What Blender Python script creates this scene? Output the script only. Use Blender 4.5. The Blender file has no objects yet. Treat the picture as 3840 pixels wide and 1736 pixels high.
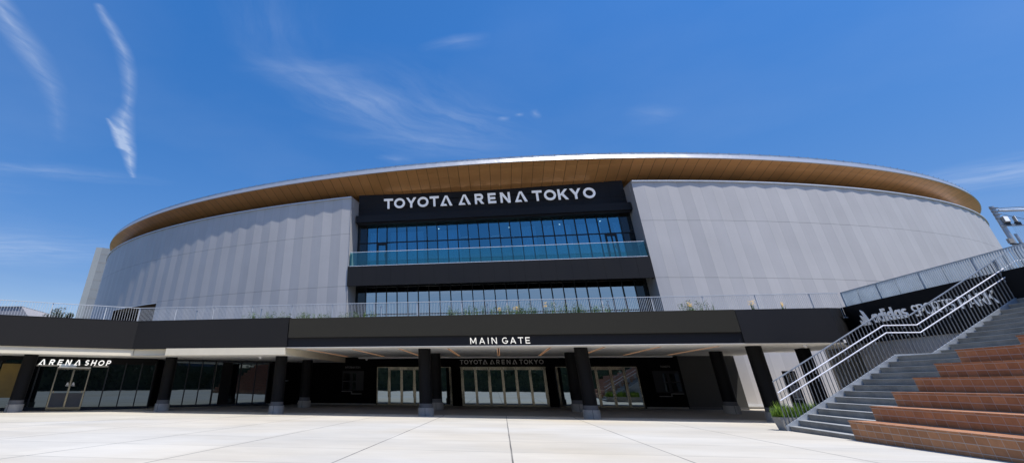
import bpy, bmesh, math, random
from math import sin, cos, pi, sqrt, atan2, radians
from mathutils import Vector
random.seed(7)
S = bpy.context.scene
COL = S.collection
ROOTLOC = {}

# ------------------------------------------------------------------ mesh builder
class MB:
    def __init__(s): s.v=[]; s.f=[]; s.uv=[]; s.sm=[]
    def face(s, pts, uv=None, smooth=False):
        n=len(s.v); s.v+= [tuple(p) for p in pts]; s.f.append(list(range(n,n+len(pts))))
        s.uv.append(uv if uv else [(0,0)]*len(pts)); s.sm.append(smooth)
    def box(s, x0,x1,y0,y1,z0,z1, T=None):
        c=[(x0,y0,z0),(x1,y0,z0),(x1,y1,z0),(x0,y1,z0),(x0,y0,z1),(x1,y0,z1),(x1,y1,z1),(x0,y1,z1)]
        if T: c=[T(*p) for p in c]
        dx,dy,dz=abs(x1-x0),abs(y1-y0),abs(z1-z0)
        for idx,(a,b) in (((0,3,2,1),(dy,dx)),((4,5,6,7),(dx,dy)),((0,1,5,4),(dx,dz)),((1,2,6,5),(dy,dz)),((2,3,7,6),(dx,dz)),((3,0,4,7),(dy,dz))):
            s.face([c[i] for i in idx],[(0,0),(a,0),(a,b),(0,b)])
        return s
    def prism(s, poly, d, both=True):           # poly: 3D ring, d: extrusion vector
        p=[Vector(q) for q in poly]; d=Vector(d); q=[a+d for a in p]
        s.face(p[::-1]); s.face(q)
        for i in range(len(p)):
            j=(i+1)%len(p); s.face([p[i],p[j],q[j],q[i]])
        return s
    def tube(s, a, b, r, n=10, r2=None, caps=True):
        a=Vector(a); b=Vector(b); r2=r if r2 is None else r2
        w=(b-a).normalized(); t=Vector((0,0,1)) if abs(w.z)<.9 else Vector((1,0,0))
        u=w.cross(t).normalized(); v=w.cross(u)
        A=[a+(u*cos(2*pi*i/n)+v*sin(2*pi*i/n))*r for i in range(n)]
        B=[b+(u*cos(2*pi*i/n)+v*sin(2*pi*i/n))*r2 for i in range(n)]
        for i in range(n):
            j=(i+1)%n; s.face([A[i],B[i],B[j],A[j]],smooth=True)
        if caps: s.face(A); s.face(B[::-1])
        return s
    def path(s, pts, r, n=8):
        for a,b in zip(pts[:-1],pts[1:]): s.tube(a,b,r,n)
        return s

def mesh_of(name, mb, mat, off=(0,0,0)):
    me=bpy.data.meshes.new(name); ox,oy,oz=off
    me.from_pydata([(x-ox,y-oy,z-oz) for x,y,z in mb.v],[],mb.f)
    uvl=me.uv_layers.new(name='UVMap'); i=0
    for f in mb.uv:
        for c in f: uvl.data[i].uv=c; i+=1
    me.polygons.foreach_set('use_smooth',mb.sm)
    if mat: me.materials.append(mat)
    me.update(); return me

def obj(name, mb, mat, parent=None, loc=None):
    off = ROOTLOC[parent.name] if parent else (loc or (0,0,0))
    o=bpy.data.objects.new(name, mesh_of(name,mb,mat,off)); COL.objects.link(o)
    if parent: o.parent=parent
    else: o.location=off
    ROOTLOC[o.name]=off
    return o
def thing(name,label,cat,loc,group=None):
    o=bpy.data.objects.new(name,None); COL.objects.link(o); o.location=loc; o.empty_display_size=.3
    ROOTLOC[o.name]=tuple(loc); return tag(o,label,cat,group)
def tag(o,label,cat,group=None,kind=None):
    o['label']=label; o['category']=cat
    if group: o['group']=group
    if kind: o['kind']=kind
    return o
def struct(name,mb,mat):
    o=obj(name,mb,mat); o['kind']='structure'; return o

# ------------------------------------------------------------------ materials
def newmat(name):
    m=bpy.data.materials.new(name); m.use_nodes=True; nt=m.node_tree; nt.nodes.clear()
    out=nt.nodes.new('ShaderNodeOutputMaterial'); return m,nt,out
def N(nt,t,**k):
    n=nt.nodes.new(t)
    for a,b in k.items(): setattr(n,a,b)
    return n
def math_(nt,op,a,b=None,c=None):
    n=N(nt,'ShaderNodeMath',operation=op)
    for i,x in enumerate((a,b,c)):
        if x is None: continue
        if isinstance(x,(int,float)): n.inputs[i].default_value=x
        else: nt.links.new(x,n.inputs[i])
    return n.outputs[0]
def mixc(nt,f,a,b,mode='MIX'):
    n=N(nt,'ShaderNodeMix',data_type='RGBA',blend_type=mode)
    for i,x in ((0,f),(6,a),(7,b)):
        if isinstance(x,(int,float)): n.inputs[i].default_value=x
        elif isinstance(x,(tuple,list)): n.inputs[i].default_value=(*x,1)
        else: nt.links.new(x,n.inputs[i])
    return n.outputs[2]
def noise(nt,scale,detail=4,vec=None,rough=.55,dist=0):
    n=N(nt,'ShaderNodeTexNoise'); n.inputs['Scale'].default_value=scale; n.inputs['Detail'].default_value=detail
    n.inputs['Roughness'].default_value=rough; n.inputs['Distortion'].default_value=dist
    if vec is not None: nt.links.new(vec,n.inputs['Vector'])
    return n.outputs['Fac']
def ramp(nt,f,lo,hi,a=0.,b=1.):
    n=N(nt,'ShaderNodeMapRange'); n.inputs[1].default_value=lo; n.inputs[2].default_value=hi
    n.inputs[3].default_value=a; n.inputs[4].default_value=b; nt.links.new(f,n.inputs[0]); return n.outputs[0]
def stretch(nt,vec,sx,sy,sz):
    n=N(nt,'ShaderNodeMapping'); n.inputs['Scale'].default_value=(sx,sy,sz); nt.links.new(vec,n.inputs['Vector']); return n.outputs[0]
def pbr(name,color,rough=.6,metal=0,var=.12,scale=1.5,bump=0,bscale=40,spec=.5,fine=.05):
    m,nt,out=newmat(name); g=N(nt,'ShaderNodeNewGeometry').outputs['Position']
    b=N(nt,'ShaderNodeBsdfPrincipled'); nt.links.new(b.outputs[0],out.inputs[0])
    f=noise(nt,scale,5,g); f2=noise(nt,scale*23,3,g)
    k=math_(nt,'ADD',ramp(nt,f,.3,.7,1-var,1+var),ramp(nt,f2,.3,.7,-fine,fine))
    c=mixc(nt,1.,color,k,'MULTIPLY')
    nt.links.new(c,b.inputs['Base Color']); b.inputs['Metallic'].default_value=metal
    nt.links.new(ramp(nt,f,.3,.7,max(.02,rough-.08),min(1,rough+.08)),b.inputs['Roughness'])
    b.inputs['Specular IOR Level'].default_value=spec
    if bump:
        bn=N(nt,'ShaderNodeBump'); bn.inputs['Strength'].default_value=bump; bn.inputs['Distance'].default_value=.02
        nt.links.new(noise(nt,bscale,4,g),bn.inputs['Height']); nt.links.new(bn.outputs[0],b.inputs['Normal'])
    m['_p']=1
    return m
def emis(name,color,st):
    m,nt,out=newmat(name); e=N(nt,'ShaderNodeEmission'); e.inputs[0].default_value=(*color,1); e.inputs[1].default_value=st
    nt.links.new(e.outputs[0],out.inputs[0]); return m

M={}
M['fascia']=pbr('charcoal_fascia_panel',(.0175,.017,.0175),.75,var=.06,spec=.15,scale=.4,fine=.02)
M['fascia_dark']=pbr('black_blue_panel',(.0125,.0125,.0145),.6,var=.08,spec=.25,scale=.5,fine=.02)
M['fascia_main']=pbr('warm_charcoal_panel',(.033,.031,.025),.8,var=.05,spec=.12,scale=.3,fine=.02)
M['black']=pbr('black_paint',(.006,.006,.0065),.7,spec=.15)
M['blackwall']=pbr('matt_black_wall',(.004,.004,.0042),.85,spec=.08)
M['column']=pbr('black_column_paint',(.005,.005,.0055),.6,spec=.15,scale=.8)
M['soffit_white']=pbr('white_ceiling_panel',(.82,.80,.76),.75,var=.05,scale=.5,fine=.01)
M['bulkhead']=pbr('cream_bulkhead_panel',(.66,.60,.47),.7,var=.04,fine=.01)
M['lip']=pbr('white_soffit_edge',(.7,.69,.67),.6,var=.03)
M['concrete']=pbr('grey_concrete',(.28,.27,.25),.85,var=.16,scale=2.5,bump=.25,bscale=60,fine=.09)
M['concrete_dark']=pbr('dark_concrete',(.10,.10,.105),.85,var=.12,scale=2.,bump=.2)
M['step']=pbr('grey_step_concrete',(.215,.205,.18),.85,var=.25,scale=1.7,bump=.3,bscale=50,fine=.1)
M['tread_lit']=pbr('sunlit_tread_concrete',(.34,.35,.345),.7,var=.1)  # treads paler than the risers: sunlight on them put into the colour
M['stringer']=pbr('galvanised_plate',(.42,.45,.48),.5,metal=.45,var=.12,scale=3)
M['steel']=pbr('galvanised_steel',(.38,.42,.46),.42,metal=.55,var=.12,scale=3)
M['steel_dark']=pbr('dull_steel_bar',(.27,.285,.30),.45,metal=.6,var=.12,scale=3)
M['rail']=pbr('bright_metal_handrail',(.90,.90,.95),.35,metal=.2,var=.04)
M['fence']=pbr('pale_grey_fence_paint',(.60,.62,.64),.5,metal=.1,var=.06)
M['fence_blue']=pbr('galvanised_blue_grey_bar',(.40,.47,.52),.5,metal=.2,var=.12,scale=2)
M['cap']=pbr('pale_coping_metal',(.62,.63,.65),.4,metal=.4,var=.05)
M['stainless']=pbr('brushed_stainless',(.27,.245,.185),.22,metal=1.,var=.1,scale=2)
M['mullion']=pbr('black_window_frame',(.010,.012,.016),.45,spec=.3)
M['letter']=pbr('satin_white_letter',(.86,.88,.92),.4,var=.03,scale=.6,fine=.01)
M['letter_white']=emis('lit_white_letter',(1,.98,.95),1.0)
M['letter_grey']=pbr('grey_metal_letter',(.40,.38,.35),.4,metal=.3,var=.25,scale=.5)
M['letter_dim']=pbr('dim_grey_letter',(.16,.16,.155),.5)
M['letter_wing']=pbr('pale_grey_letter',(.50,.52,.54),.55,var=.06)
M['green']=pbr('grass_green_leaf',(.09,.15,.03),.6,var=.5,scale=6,fine=.15)
M['yellowgreen']=pbr('fresh_grass_leaf',(.22,.34,.035),.55,var=.45,scale=8,fine=.2)
M['leaf_dark']=pbr('dark_leaf',(.028,.05,.018),.6,var=.5,scale=3,fine=.2)
M['leaf_grey']=pbr('grey_green_leaf',(.045,.07,.06),.6,var=.4,scale=4,fine=.2)
M['yellow']=pbr('yellow_petal',(.80,.45,.0),.6,var=.2,scale=9)
M['bark']=pbr('brown_bark',(.06,.045,.032),.85)
M['soil']=pbr('dark_soil',(.03,.022,.016),.95,bump=.5)
M['tower']=pbr('pale_tower_cladding',(.215,.235,.25),.6,var=.05,scale=.2)
M['tower_lit']=pbr('sunlit_tower_cladding',(.36,.38,.38),.6,var=.04,scale=.2)  # paler copy of the tower cladding, sun on the narrow face painted in
M['greybox']=pbr('grey_rendered_wall',(.30,.30,.33),.8,var=.05,scale=.3)
M['greywall']=pbr('shaded_grey_cladding',(.34,.34,.345),.75,var=.04,scale=.4,fine=.01)
M['gold']=pbr('ochre_display_panel',(.17,.115,.03),.7,var=.2)
M['curtain']=pbr('pale_blue_curtain',(.45,.62,.8),.85,var=.1,scale=.7)
M['blind']=pbr('pale_grey_blind',(.24,.29,.34),.85,var=.08,scale=.5)
M['interior']=pbr('dark_interior',(.05,.08,.12),.9)
M['lamp_glow']=emis('warm_light_strip',(1,.52,.26),.55)
M['spot']=emis('small_ceiling_spot',(1,.95,.85),4.)
M['white']=pbr('white_plastic',(.7,.7,.7),.5,var=.03)
M['red']=pbr('red_display_cloth',(.35,.02,.02),.7)

def glass(name,tint,refl,trans=(.3,.3,.3),wob=.0,opaque=False,base=(.004,.005,.006),gt=None):
    m,nt,out=newmat(name); g=N(nt,'ShaderNodeNewGeometry').outputs['Position']
    gl=N(nt,'ShaderNodeBsdfGlossy'); gl.inputs['Roughness'].default_value=.015; gl.inputs['Color'].default_value=(*tint,1)
    if opaque:
        a=N(nt,'ShaderNodeBsdfDiffuse'); a.inputs[0].default_value=(*base,1)
    else:
        a=N(nt,'ShaderNodeBsdfTransparent'); a.inputs[0].default_value=(*trans,1)
    if wob:
        bn=N(nt,'ShaderNodeBump'); bn.inputs['Strength'].default_value=wob; bn.inputs['Distance'].default_value=.02
        nt.links.new(noise(nt,.9,2,g),bn.inputs['Height']); nt.links.new(bn.outputs[0],gl.inputs['Normal'])
    mx=N(nt,'ShaderNodeMixShader'); fr=N(nt,'ShaderNodeLayerWeight'); fr.inputs[0].default_value=.25
    nt.links.new(ramp(nt,fr.outputs['Fresnel'],0,1,refl,min(1,refl+.6)),mx.inputs[0])
    nt.links.new(a.outputs[0],mx.inputs[1]); nt.links.new(gl.outputs[0],mx.inputs[2])
    nt.links.new(mx.outputs[0],out.inputs[0]); return m
M['glass_up']=glass('blue_tinted_glazing',(.27,.64,.80),.36,(.36,.62,.76),.10)
M['glass_low']=glass('grey_blue_glazing',(.80,.86,.84),.50,(.22,.30,.36),.05)
M['glass_shop']=glass('dark_shop_glass',(.62,.78,.9),.13,(.25,.27,.28),.02,opaque=True,base=(.003,.004,.005))
M['glass_door']=glass('entrance_door_glass',(.66,.80,.88),.31,(.3,.3,.3),.03,opaque=True,base=(.003,.005,.007))
M['glass_rail']=glass('teal_balustrade_glass',(.45,.85,.85),.13,(.44,.78,.70))
M['glass_hi']=glass('dim_side_glass',(.3,.34,.36),.12,(.25,.3,.3),opaque=True,base=(.012,.014,.015))

def glow(name,color,e,rough=.45):
    m=pbr(name,color,rough,var=.03,scale=.6,fine=.01)
    b=[n for n in m.node_tree.nodes if n.type=='BSDF_PRINCIPLED'][0]
    b.inputs['Emission Color'].default_value=(*color,1); b.inputs['Emission Strength'].default_value=e; return m
M['letter']=glow('satin_white_letter',(.84,.87,.92),.20)  # faint emission added to brighten letters shaded by the roof
M['letter_wing']=glow('pale_grey_letter',(.78,.80,.82),.16)  # emission added only to lift the wing letters, no light source
M['opp']=pbr('blue_grey_far_wall',(.13,.16,.21),.7,var=.1,scale=.1)
M['deck']=pbr('dark_planted_deck',(.07,.07,.06),.9,var=.2)
M['passage']=pbr('dark_grey_shade_panel',(.06,.06,.058),.8,var=.05,scale=.4,fine=.01)  # darker than the cladding, stands in for shade under the deck
M['brown']=pbr('brown_opening_ceiling',(.16,.12,.085),.6,var=.1)
# arena cladding: folded panels, UV u = panel index, v = height
def cladding():
    m,nt,out=newmat('grey_folded_metal_cladding'); b=N(nt,'ShaderNodeBsdfPrincipled'); nt.links.new(b.outputs[0],out.inputs[0])
    g=N(nt,'ShaderNodeNewGeometry').outputs['Position']; uv=N(nt,'ShaderNodeUVMap').outputs[0]
    sp=N(nt,'ShaderNodeSeparateXYZ'); nt.links.new(uv,sp.inputs[0]); u,v=sp.outputs[0],sp.outputs[1]
    w=N(nt,'ShaderNodeTexWhiteNoise',noise_dimensions='1D'); nt.links.new(math_(nt,'FLOOR',u),w.inputs['W'])
    k=ramp(nt,w.outputs[0],0,1,.975,1.02)
    k=math_(nt,'MULTIPLY',k,ramp(nt,noise(nt,.35,5,g),.3,.7,.95,1.05))
    k=math_(nt,'MULTIPLY',k,ramp(nt,noise(nt,3.,3,stretch(nt,g,1,1,.12)),.35,.65,.985,1.015))
    for z in (11.08,7.33):
        k=math_(nt,'MULTIPLY',k,ramp(nt,math_(nt,'ABSOLUTE',math_(nt,'SUBTRACT',v,z)),.012,.022,.58,1))
    fu=math_(nt,'FRACT',u); e=math_(nt,'MINIMUM',fu,math_(nt,'SUBTRACT',1.,fu))
    k=math_(nt,'MULTIPLY',k,ramp(nt,e,.008,.02,.84,1))
    nt.links.new(mixc(nt,1.,(.475,.46,.455),k,'MULTIPLY'),b.inputs['Base Color'])
    b.inputs['Roughness'].default_value=.5; b.inputs['Metallic'].default_value=.08; b.inputs['Specular IOR Level'].default_value=.45
    return m
M['clad']=cladding()
def soffit_mat():
    m,nt,out=newmat('copper_brown_soffit'); b=N(nt,'ShaderNodeBsdfPrincipled'); nt.links.new(b.outputs[0],out.inputs[0])
    g=N(nt,'ShaderNodeNewGeometry').outputs['Position']; uv=N(nt,'ShaderNodeUVMap').outputs[0]
    sp=N(nt,'ShaderNodeSeparateXYZ'); nt.links.new(uv,sp.inputs[0]); u=sp.outputs[0]
    fu=math_(nt,'FRACT',u); e=math_(nt,'MINIMUM',fu,math_(nt,'SUBTRACT',1.,fu))
    w=N(nt,'ShaderNodeTexWhiteNoise',noise_dimensions='1D'); nt.links.new(math_(nt,'FLOOR',u),w.inputs['W'])
    k=math_(nt,'MULTIPLY',ramp(nt,e,.012,.035,.36,1),ramp(nt,w.outputs[0],0,1,.93,1.06))
    k=math_(nt,'MULTIPLY',k,ramp(nt,noise(nt,.7,3,g),.3,.7,.95,1.05))
    nt.links.new(mixc(nt,1.,(.66,.325,.12),k,'MULTIPLY'),b.inputs['Base Color'])
    b.inputs['Roughness'].default_value=.36; b.inputs['Metallic'].default_value=.35
    return m
M['soffit']=soffit_mat()
def rim_mat():
    m,nt,out=newmat('bright_aluminium_rim'); b=N(nt,'ShaderNodeBsdfPrincipled'); nt.links.new(b.outputs[0],out.inputs[0])
    g=N(nt,'ShaderNodeNewGeometry').outputs['Position']
    b.inputs['Base Color'].default_value=(.45,.46,.48,1); b.inputs['Metallic'].default_value=.5; b.inputs['Roughness'].default_value=.35
    bn=N(nt,'ShaderNodeBump'); bn.inputs['Strength'].default_value=.5; bn.inputs['Distance'].default_value=.06
    nt.links.new(noise(nt,.9,3,g),bn.inputs['Height']); nt.links.new(bn.outputs[0],b.inputs['Normal'])
    return m
M['rim']=rim_mat()
def plaza():
    m,nt,out=newmat('pale_concrete_paving'); b=N(nt,'ShaderNodeBsdfPrincipled'); nt.links.new(b.outputs[0],out.inputs[0])
    g=N(nt,'ShaderNodeNewGeometry').outputs['Position']; sp=N(nt,'ShaderNodeSeparateXYZ'); nt.links.new(g,sp.inputs[0]); x,y=sp.outputs[0],sp.outputs[1]
    # narrow wobble so the sawn joints are not perfectly straight
    wob=ramp(nt,noise(nt,.6,3,g),.3,.7,-.003,.003); xw=math_(nt,'ADD',x,wob)
    d=None
    for xi in (-17.4,-14.4,-11.3,-8.2,-5.65,-2.8,.06,3.04,6.15,9.2):
        q=math_(nt,'ABSOLUTE',math_(nt,'SUBTRACT',xw,xi)); d=q if d is None else math_(nt,'MINIMUM',d,q)
    tv=math_(nt,'DIVIDE',math_(nt,'SUBTRACT',math_(nt,'SUBTRACT',y,math_(nt,'MULTIPLY',x,.055)),9.18),2.34)
    tf=math_(nt,'FRACT',tv); te=math_(nt,'MULTIPLY',math_(nt,'MINIMUM',tf,math_(nt,'SUBTRACT',1.,tf)),2.34)
    # diagonal joint in front of the shop
    dg=math_(nt,'ADD',math_(nt,'MULTIPLY',math_(nt,'ADD',x,13.34),.745),math_(nt,'MULTIPLY',math_(nt,'SUBTRACT',y,19.68),-.667))
    da=math_(nt,'ABSOLUTE',dg)
    soft=ramp(nt,noise(nt,.8,4,g),.3,.7,.25,1.)
    j1=ramp(nt,d,.008,.02,1,0); j2=math_(nt,'MULTIPLY',ramp(nt,te,.006,.022,.75,0),soft); j3=ramp(nt,da,.02,.04,.9,0)
    j=math_(nt,'MAXIMUM',math_(nt,'MAXIMUM',math_(nt,'MULTIPLY',j1,ramp(nt,noise(nt,.5,3,g),.3,.7,.55,1.)),j2),j3)
    cell=N(nt,'ShaderNodeTexWhiteNoise',noise_dimensions='2D')
    cb=N(nt,'ShaderNodeCombineXYZ'); nt.links.new(math_(nt,'FLOOR',math_(nt,'DIVIDE',math_(nt,'SUBTRACT',x,.06),2.93)),cb.inputs[0]); nt.links.new(math_(nt,'FLOOR',tv),cb.inputs[1])
    nt.links.new(cb.outputs[0],cell.inputs[0])
    k=math_(nt,'MULTIPLY',ramp(nt,cell.outputs[0],0,1,.93,1.03),ramp(nt,noise(nt,.22,6,stretch(nt,g,1,1.6,1)),.3,.72,.86,1.06))
    k=math_(nt,'MULTIPLY',k,ramp(nt,noise(nt,2.3,6,stretch(nt,g,.5,1.5,1),.65),.3,.75,.95,1.03))
    k=math_(nt,'MULTIPLY',k,ramp(nt,noise(nt,60,3,g),.3,.7,.975,1.02))
    tone=mixc(nt,ramp(nt,noise(nt,.12,4,g),.4,.62),(.565,.545,.49),(.565,.515,.42))
    tone=mixc(nt,ramp(nt,dg,-.02,.02,1,0),tone,(.54,.505,.42))
    c=mixc(nt,1.,tone,k,'MULTIPLY'); c=mixc(nt,j,c,(.05,.05,.052))
    st=ramp(nt,noise(nt,1.1,5,g,.7,.6),.66,.78,0,.22); c=mixc(nt,st,c,(.40,.35,.25))
    nt.links.new(c,b.inputs['Base Color']); b.inputs['Roughness'].default_value=.8; b.inputs['Specular IOR Level'].default_value=.25
    bn=N(nt,'ShaderNodeBump'); bn.inputs['Strength'].default_value=.15; bn.inputs['Distance'].default_value=.01
    nt.links.new(noise(nt,30,4,g),bn.inputs['Height']); nt.links.new(bn.outputs[0],b.inputs['Normal'])
    return m
M['plaza']=plaza()
M['park']=pbr('dark_park_ground',(.07,.085,.05),.95,var=.3,scale=.1)
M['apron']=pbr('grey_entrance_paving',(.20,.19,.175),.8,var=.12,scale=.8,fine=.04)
def tiles():
    m,nt,out=newmat('terracotta_tile'); b=N(nt,'ShaderNodeBsdfPrincipled'); nt.links.new(b.outputs[0],out.inputs[0])
    g=N(nt,'ShaderNodeNewGeometry').outputs['Position']; uv=N(nt,'ShaderNodeUVMap').outputs[0]
    sp=N(nt,'ShaderNodeSeparateXYZ'); nt.links.new(uv,sp.inputs[0]); u,v=sp.outputs[0],sp.outputs[1]
    # v = distance below the tier's top edge: a narrow edge tile, then full courses
    vv=math_(nt,'DIVIDE',math_(nt,'SUBTRACT',v,.045),.135); uu=math_(nt,'DIVIDE',u,.29)
    fv=math_(nt,'FRACT',vv); fu=math_(nt,'FRACT',uu)
    ev=math_(nt,'MULTIPLY',math_(nt,'MINIMUM',fv,math_(nt,'SUBTRACT',1.,fv)),.135); eu=math_(nt,'MULTIPLY',math_(nt,'MINIMUM',fu,math_(nt,'SUBTRACT',1.,fu)),.29)
    gr=math_(nt,'MAXIMUM',ramp(nt,ev,.004,.008,1,0),math_(nt,'MULTIPLY',ramp(nt,eu,.004,.009,1,0),.8))
    cb=N(nt,'ShaderNodeCombineXYZ'); nt.links.new(math_(nt,'FLOOR',uu),cb.inputs[0]); nt.links.new(math_(nt,'FLOOR',vv),cb.inputs[1]); nt.links.new(math_(nt,'FLOOR',math_(nt,'MULTIPLY',N_sep(nt,g),1.65)),cb.inputs[2])
    w=N(nt,'ShaderNodeTexWhiteNoise',noise_dimensions='3D'); nt.links.new(cb.outputs[0],w.inputs[0])
    k=math_(nt,'MULTIPLY',ramp(nt,w.outputs[0],0,1,.87,1.1),ramp(nt,noise(nt,9,5,g),.3,.7,.88,1.1))
    c=mixc(nt,1.,mixc(nt,w.outputs[0],(.37,.15,.055),(.41,.178,.072)),k,'MULTIPLY'); c=mixc(nt,gr,c,(.40,.35,.31))
    nt.links.new(c,b.inputs['Base Color']); b.inputs['Roughness'].default_value=.6
    return m
def N_sep(nt,g):
    s=N(nt,'ShaderNodeSeparateXYZ'); nt.links.new(g,s.inputs[0]); return s.outputs[0]
M['tile']=tiles()
def wave_panel(name,color):
    return pbr(name,color)

# ------------------------------------------------------------------ lettering
def diag(px,py,qx,qy,wx): return [(px-wx/2,py),(px+wx/2,py),(qx+wx/2,qy),(qx-wx/2,qy)]
def rect(x0,x1,y0,y1): return [(x0,y0),(x1,y0),(x1,y1),(x0,y1)]
def arc(cx,cy,rx,ry,s,a0,a1,n=22):
    o=[]
    for i in range(n):
        t0=radians(a0+(a1-a0)*i/n); t1=radians(a0+(a1-a0)*(i+1)/n)
        o.append([(cx+(rx-s)*cos(t0),cy+(ry-s)*sin(t0)),(cx+rx*cos(t0),cy+ry*sin(t0)),(cx+rx*cos(t1),cy+ry*sin(t1)),(cx+(rx-s)*cos(t1),cy+(ry-s)*sin(t1))])
    return o
def glyph(ch,s):                       # returns (pieces, width); cap height 1; each piece a list of polygons in one layer
    if ch=='T': return [[rect(0,.9,1-s,1)],[rect(.45-s/2,.45+s/2,0,1-s)]],.9
    if ch=='O': return [arc(.54,.5,.54,.5,s,0,360,36)],1.08
    if ch=='Y': return [[diag(.5,.42,s*.62,1,s*1.2)],[diag(.5,.42,1-s*.62,1,s*1.2)],[rect(.5-s/2,.5+s/2,0,.44)]],1.
    if ch=='Λ': return [[[(0,0),(s*1.15,0),(.60+s*.1,1),(.60-s*.62,1)]],[[(1.16-s*1.25,0),(1.16,0),(.60+s*.62,1),(.60-s*.4,1)]],[[(s*.9,0),(.66,0),(.56,s*.85),(s*1.6,s*.85)]]],1.16
    if ch=='A': return [[diag(s*.6,0,.5,1,s*1.15)],[diag(1-s*.6,0,.5,1,s*1.15)],[rect(.24,.76,.24,.24+s*.85)]],1.
    if ch=='R': return [[rect(0,s,0,1)],[rect(s,.5,1-s,1)],[rect(s,.5,.38,.38+s)],arc(.5,.69,.31,.31,s,-90,90),[diag(.84-s*.6,0,.46,.40,s*1.25)]],.84
    if ch=='P': return [[rect(0,s,0,1)],[rect(s,.45,1-s,1)],[rect(s,.45,.36,.36+s)],arc(.45,.68,.32,.32,s,-90,90)],.78
    if ch=='E': return [[rect(0,s,0,1)],[rect(s,.76,1-s,1)],[rect(s,.7,.5-s/2,.5+s/2)],[rect(s,.76,0,s)]],.76
    if ch=='F': return [[rect(0,s,0,1)],[rect(s,.7,1-s,1)],[rect(s,.64,.46-s/2,.46+s/2)]],.7
    if ch=='N': return [[rect(0,s,0,1)],[rect(.92-s,.92,0,1)],[diag(s*.62,1,.92-s*.62,0,s*1.2)]],.92
    if ch=='K': return [[rect(0,s,0,1)],[diag(s*1.2,.42,.88-s*.6,1,s*1.3)],[diag(.9-s*.6,0,.36,.58,s*1.25)]],.92
    if ch=='M': return [[rect(0,s,0,1)],[rect(1.08-s,1.08,0,1)],[diag(s*.62,1,.54,.15,s*1.1)],[diag(1.08-s*.62,1,.54,.15,s*1.1)]],1.08
    if ch=='H': return [[rect(0,s,0,1)],[rect(.85-s,.85,0,1)],[rect(s,.85-s,.5-s/2,.5+s/2)]],.85
    if ch=='I': return [[rect(0,s,0,1)]],s
    if ch=='C': return [arc(.5,.5,.5,.5,s,48,312)],.86
    if ch=='G': return [arc(.52,.5,.52,.5,s,48,345),[rect(.55,1.02,.5-s*.9,.5)]],1.02
    if ch in 'Ss':
        h=1. if ch=='S' else .74; ry=(h/2+s/2)/2; w=.72 if ch=='S' else .6
        return [arc(w/2,h-ry,w/2,ry,s,35,270),arc(w/2,ry,w/2,ry,s,-145,90)],w
    if ch=='a': return [arc(.36,.37,.36,.37,s,0,360,28),[rect(.72-s*.95,.74,0,.74)]],.74
    if ch=='d': return [arc(.36,.37,.36,.37,s,0,360,28),[rect(.72-s*.95,.74,0,1.05)]],.74
    if ch=='i': return [[rect(0,s,0,.74)],[rect(0,s,.85,1.05)]],s
    if ch=='³':                        # three slanted bars
        o=[]
        for b,hh in ((0.,.36),(.36,.68),(.74,1.02)):
            o.append([[(b,0),(b+.31,0),(b+.31-hh*.46+.04,hh-.1),(b+.04-hh*.46+.06,hh+.02)]] if True else 0)
        return o,1.06
    return [],.35
def text(parent,string,origin,dx,nrm,h,width,s,depth,mat,shear=0.,gap=None):
    """string set along dx from origin; nrm points out of the wall towards the reader"""
    dx=Vector(dx).normalized(); nrm=Vector(nrm).normalized(); up=Vector((0,0,1)); o=Vector(origin)
    gs=[glyph(c,s) for c in string]
    tw=sum(w for _,w in gs)*h
    g=(width-tw)/max(1,len(string)-1); x=0
    for c,(pieces,w) in zip(string,gs):
        if pieces:
            mb=MB()
            for k,polys in enumerate(pieces):
                for p in polys:
                    ring=[o+dx*(x+(a+shear*b)*h)+up*(b*h) for a,b in p]
                    # wind the ring so the front faces the reader
                    nn=(ring[1]-ring[0]).cross(ring[2]-ring[1])
                    if nn.dot(nrm)<0: ring=ring[::-1]
                    mb.prism(ring,nrm*(depth+.0012*k))
            obj('letter' if c!='³' else 'emblem',mb,mat,parent)
        x+=w*h+g
CAM_F=(-0.17274740557974683, 0.8536578669279297, 0.49135178853599754)
CAM_R=(0.9805636309472273, 0.19616182373543092, 0.003937584586949476)
CAM_U=(0.09302311287554349, -0.4824819013609183, 0.8709523037056031)
# ------------------------------------------------------------------ ground
def gz(y):
    if y<0: return .286
    if y<26: return .011*(26-y)
    if y<30: return .1*(y-26)/4
    if y<36: return .1+.02*(y-30)/6
    return .12
mb=MB(); ys=[-900,-200,-60,0,26,30,36,60,200,900]; xs=[-900,-200,-60,-20,0,20,60,200,900]
ys=[-900,-200,-60,-16,0,26,30,36,60,200,900]; xs=[-900,-200,-60,-36,0,36,60,200,900]; mp=MB()
for a,b in zip(ys[:-1],ys[1:]):
    for c,d in zip(xs[:-1],xs[1:]):
        q=mb if (a>=-16 and b<=36 and c>=-36 and d<=36) else mp
        q.face([(c,a,gz(a)),(d,a,gz(a)),(d,b,gz(b)),(c,b,gz(b))])
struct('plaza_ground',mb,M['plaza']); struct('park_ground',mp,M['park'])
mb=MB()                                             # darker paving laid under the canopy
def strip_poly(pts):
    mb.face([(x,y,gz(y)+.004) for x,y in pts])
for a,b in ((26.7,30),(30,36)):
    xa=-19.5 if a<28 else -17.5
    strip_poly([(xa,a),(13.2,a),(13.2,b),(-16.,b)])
struct('entrance_paving',mb,M['apron'])

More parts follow.
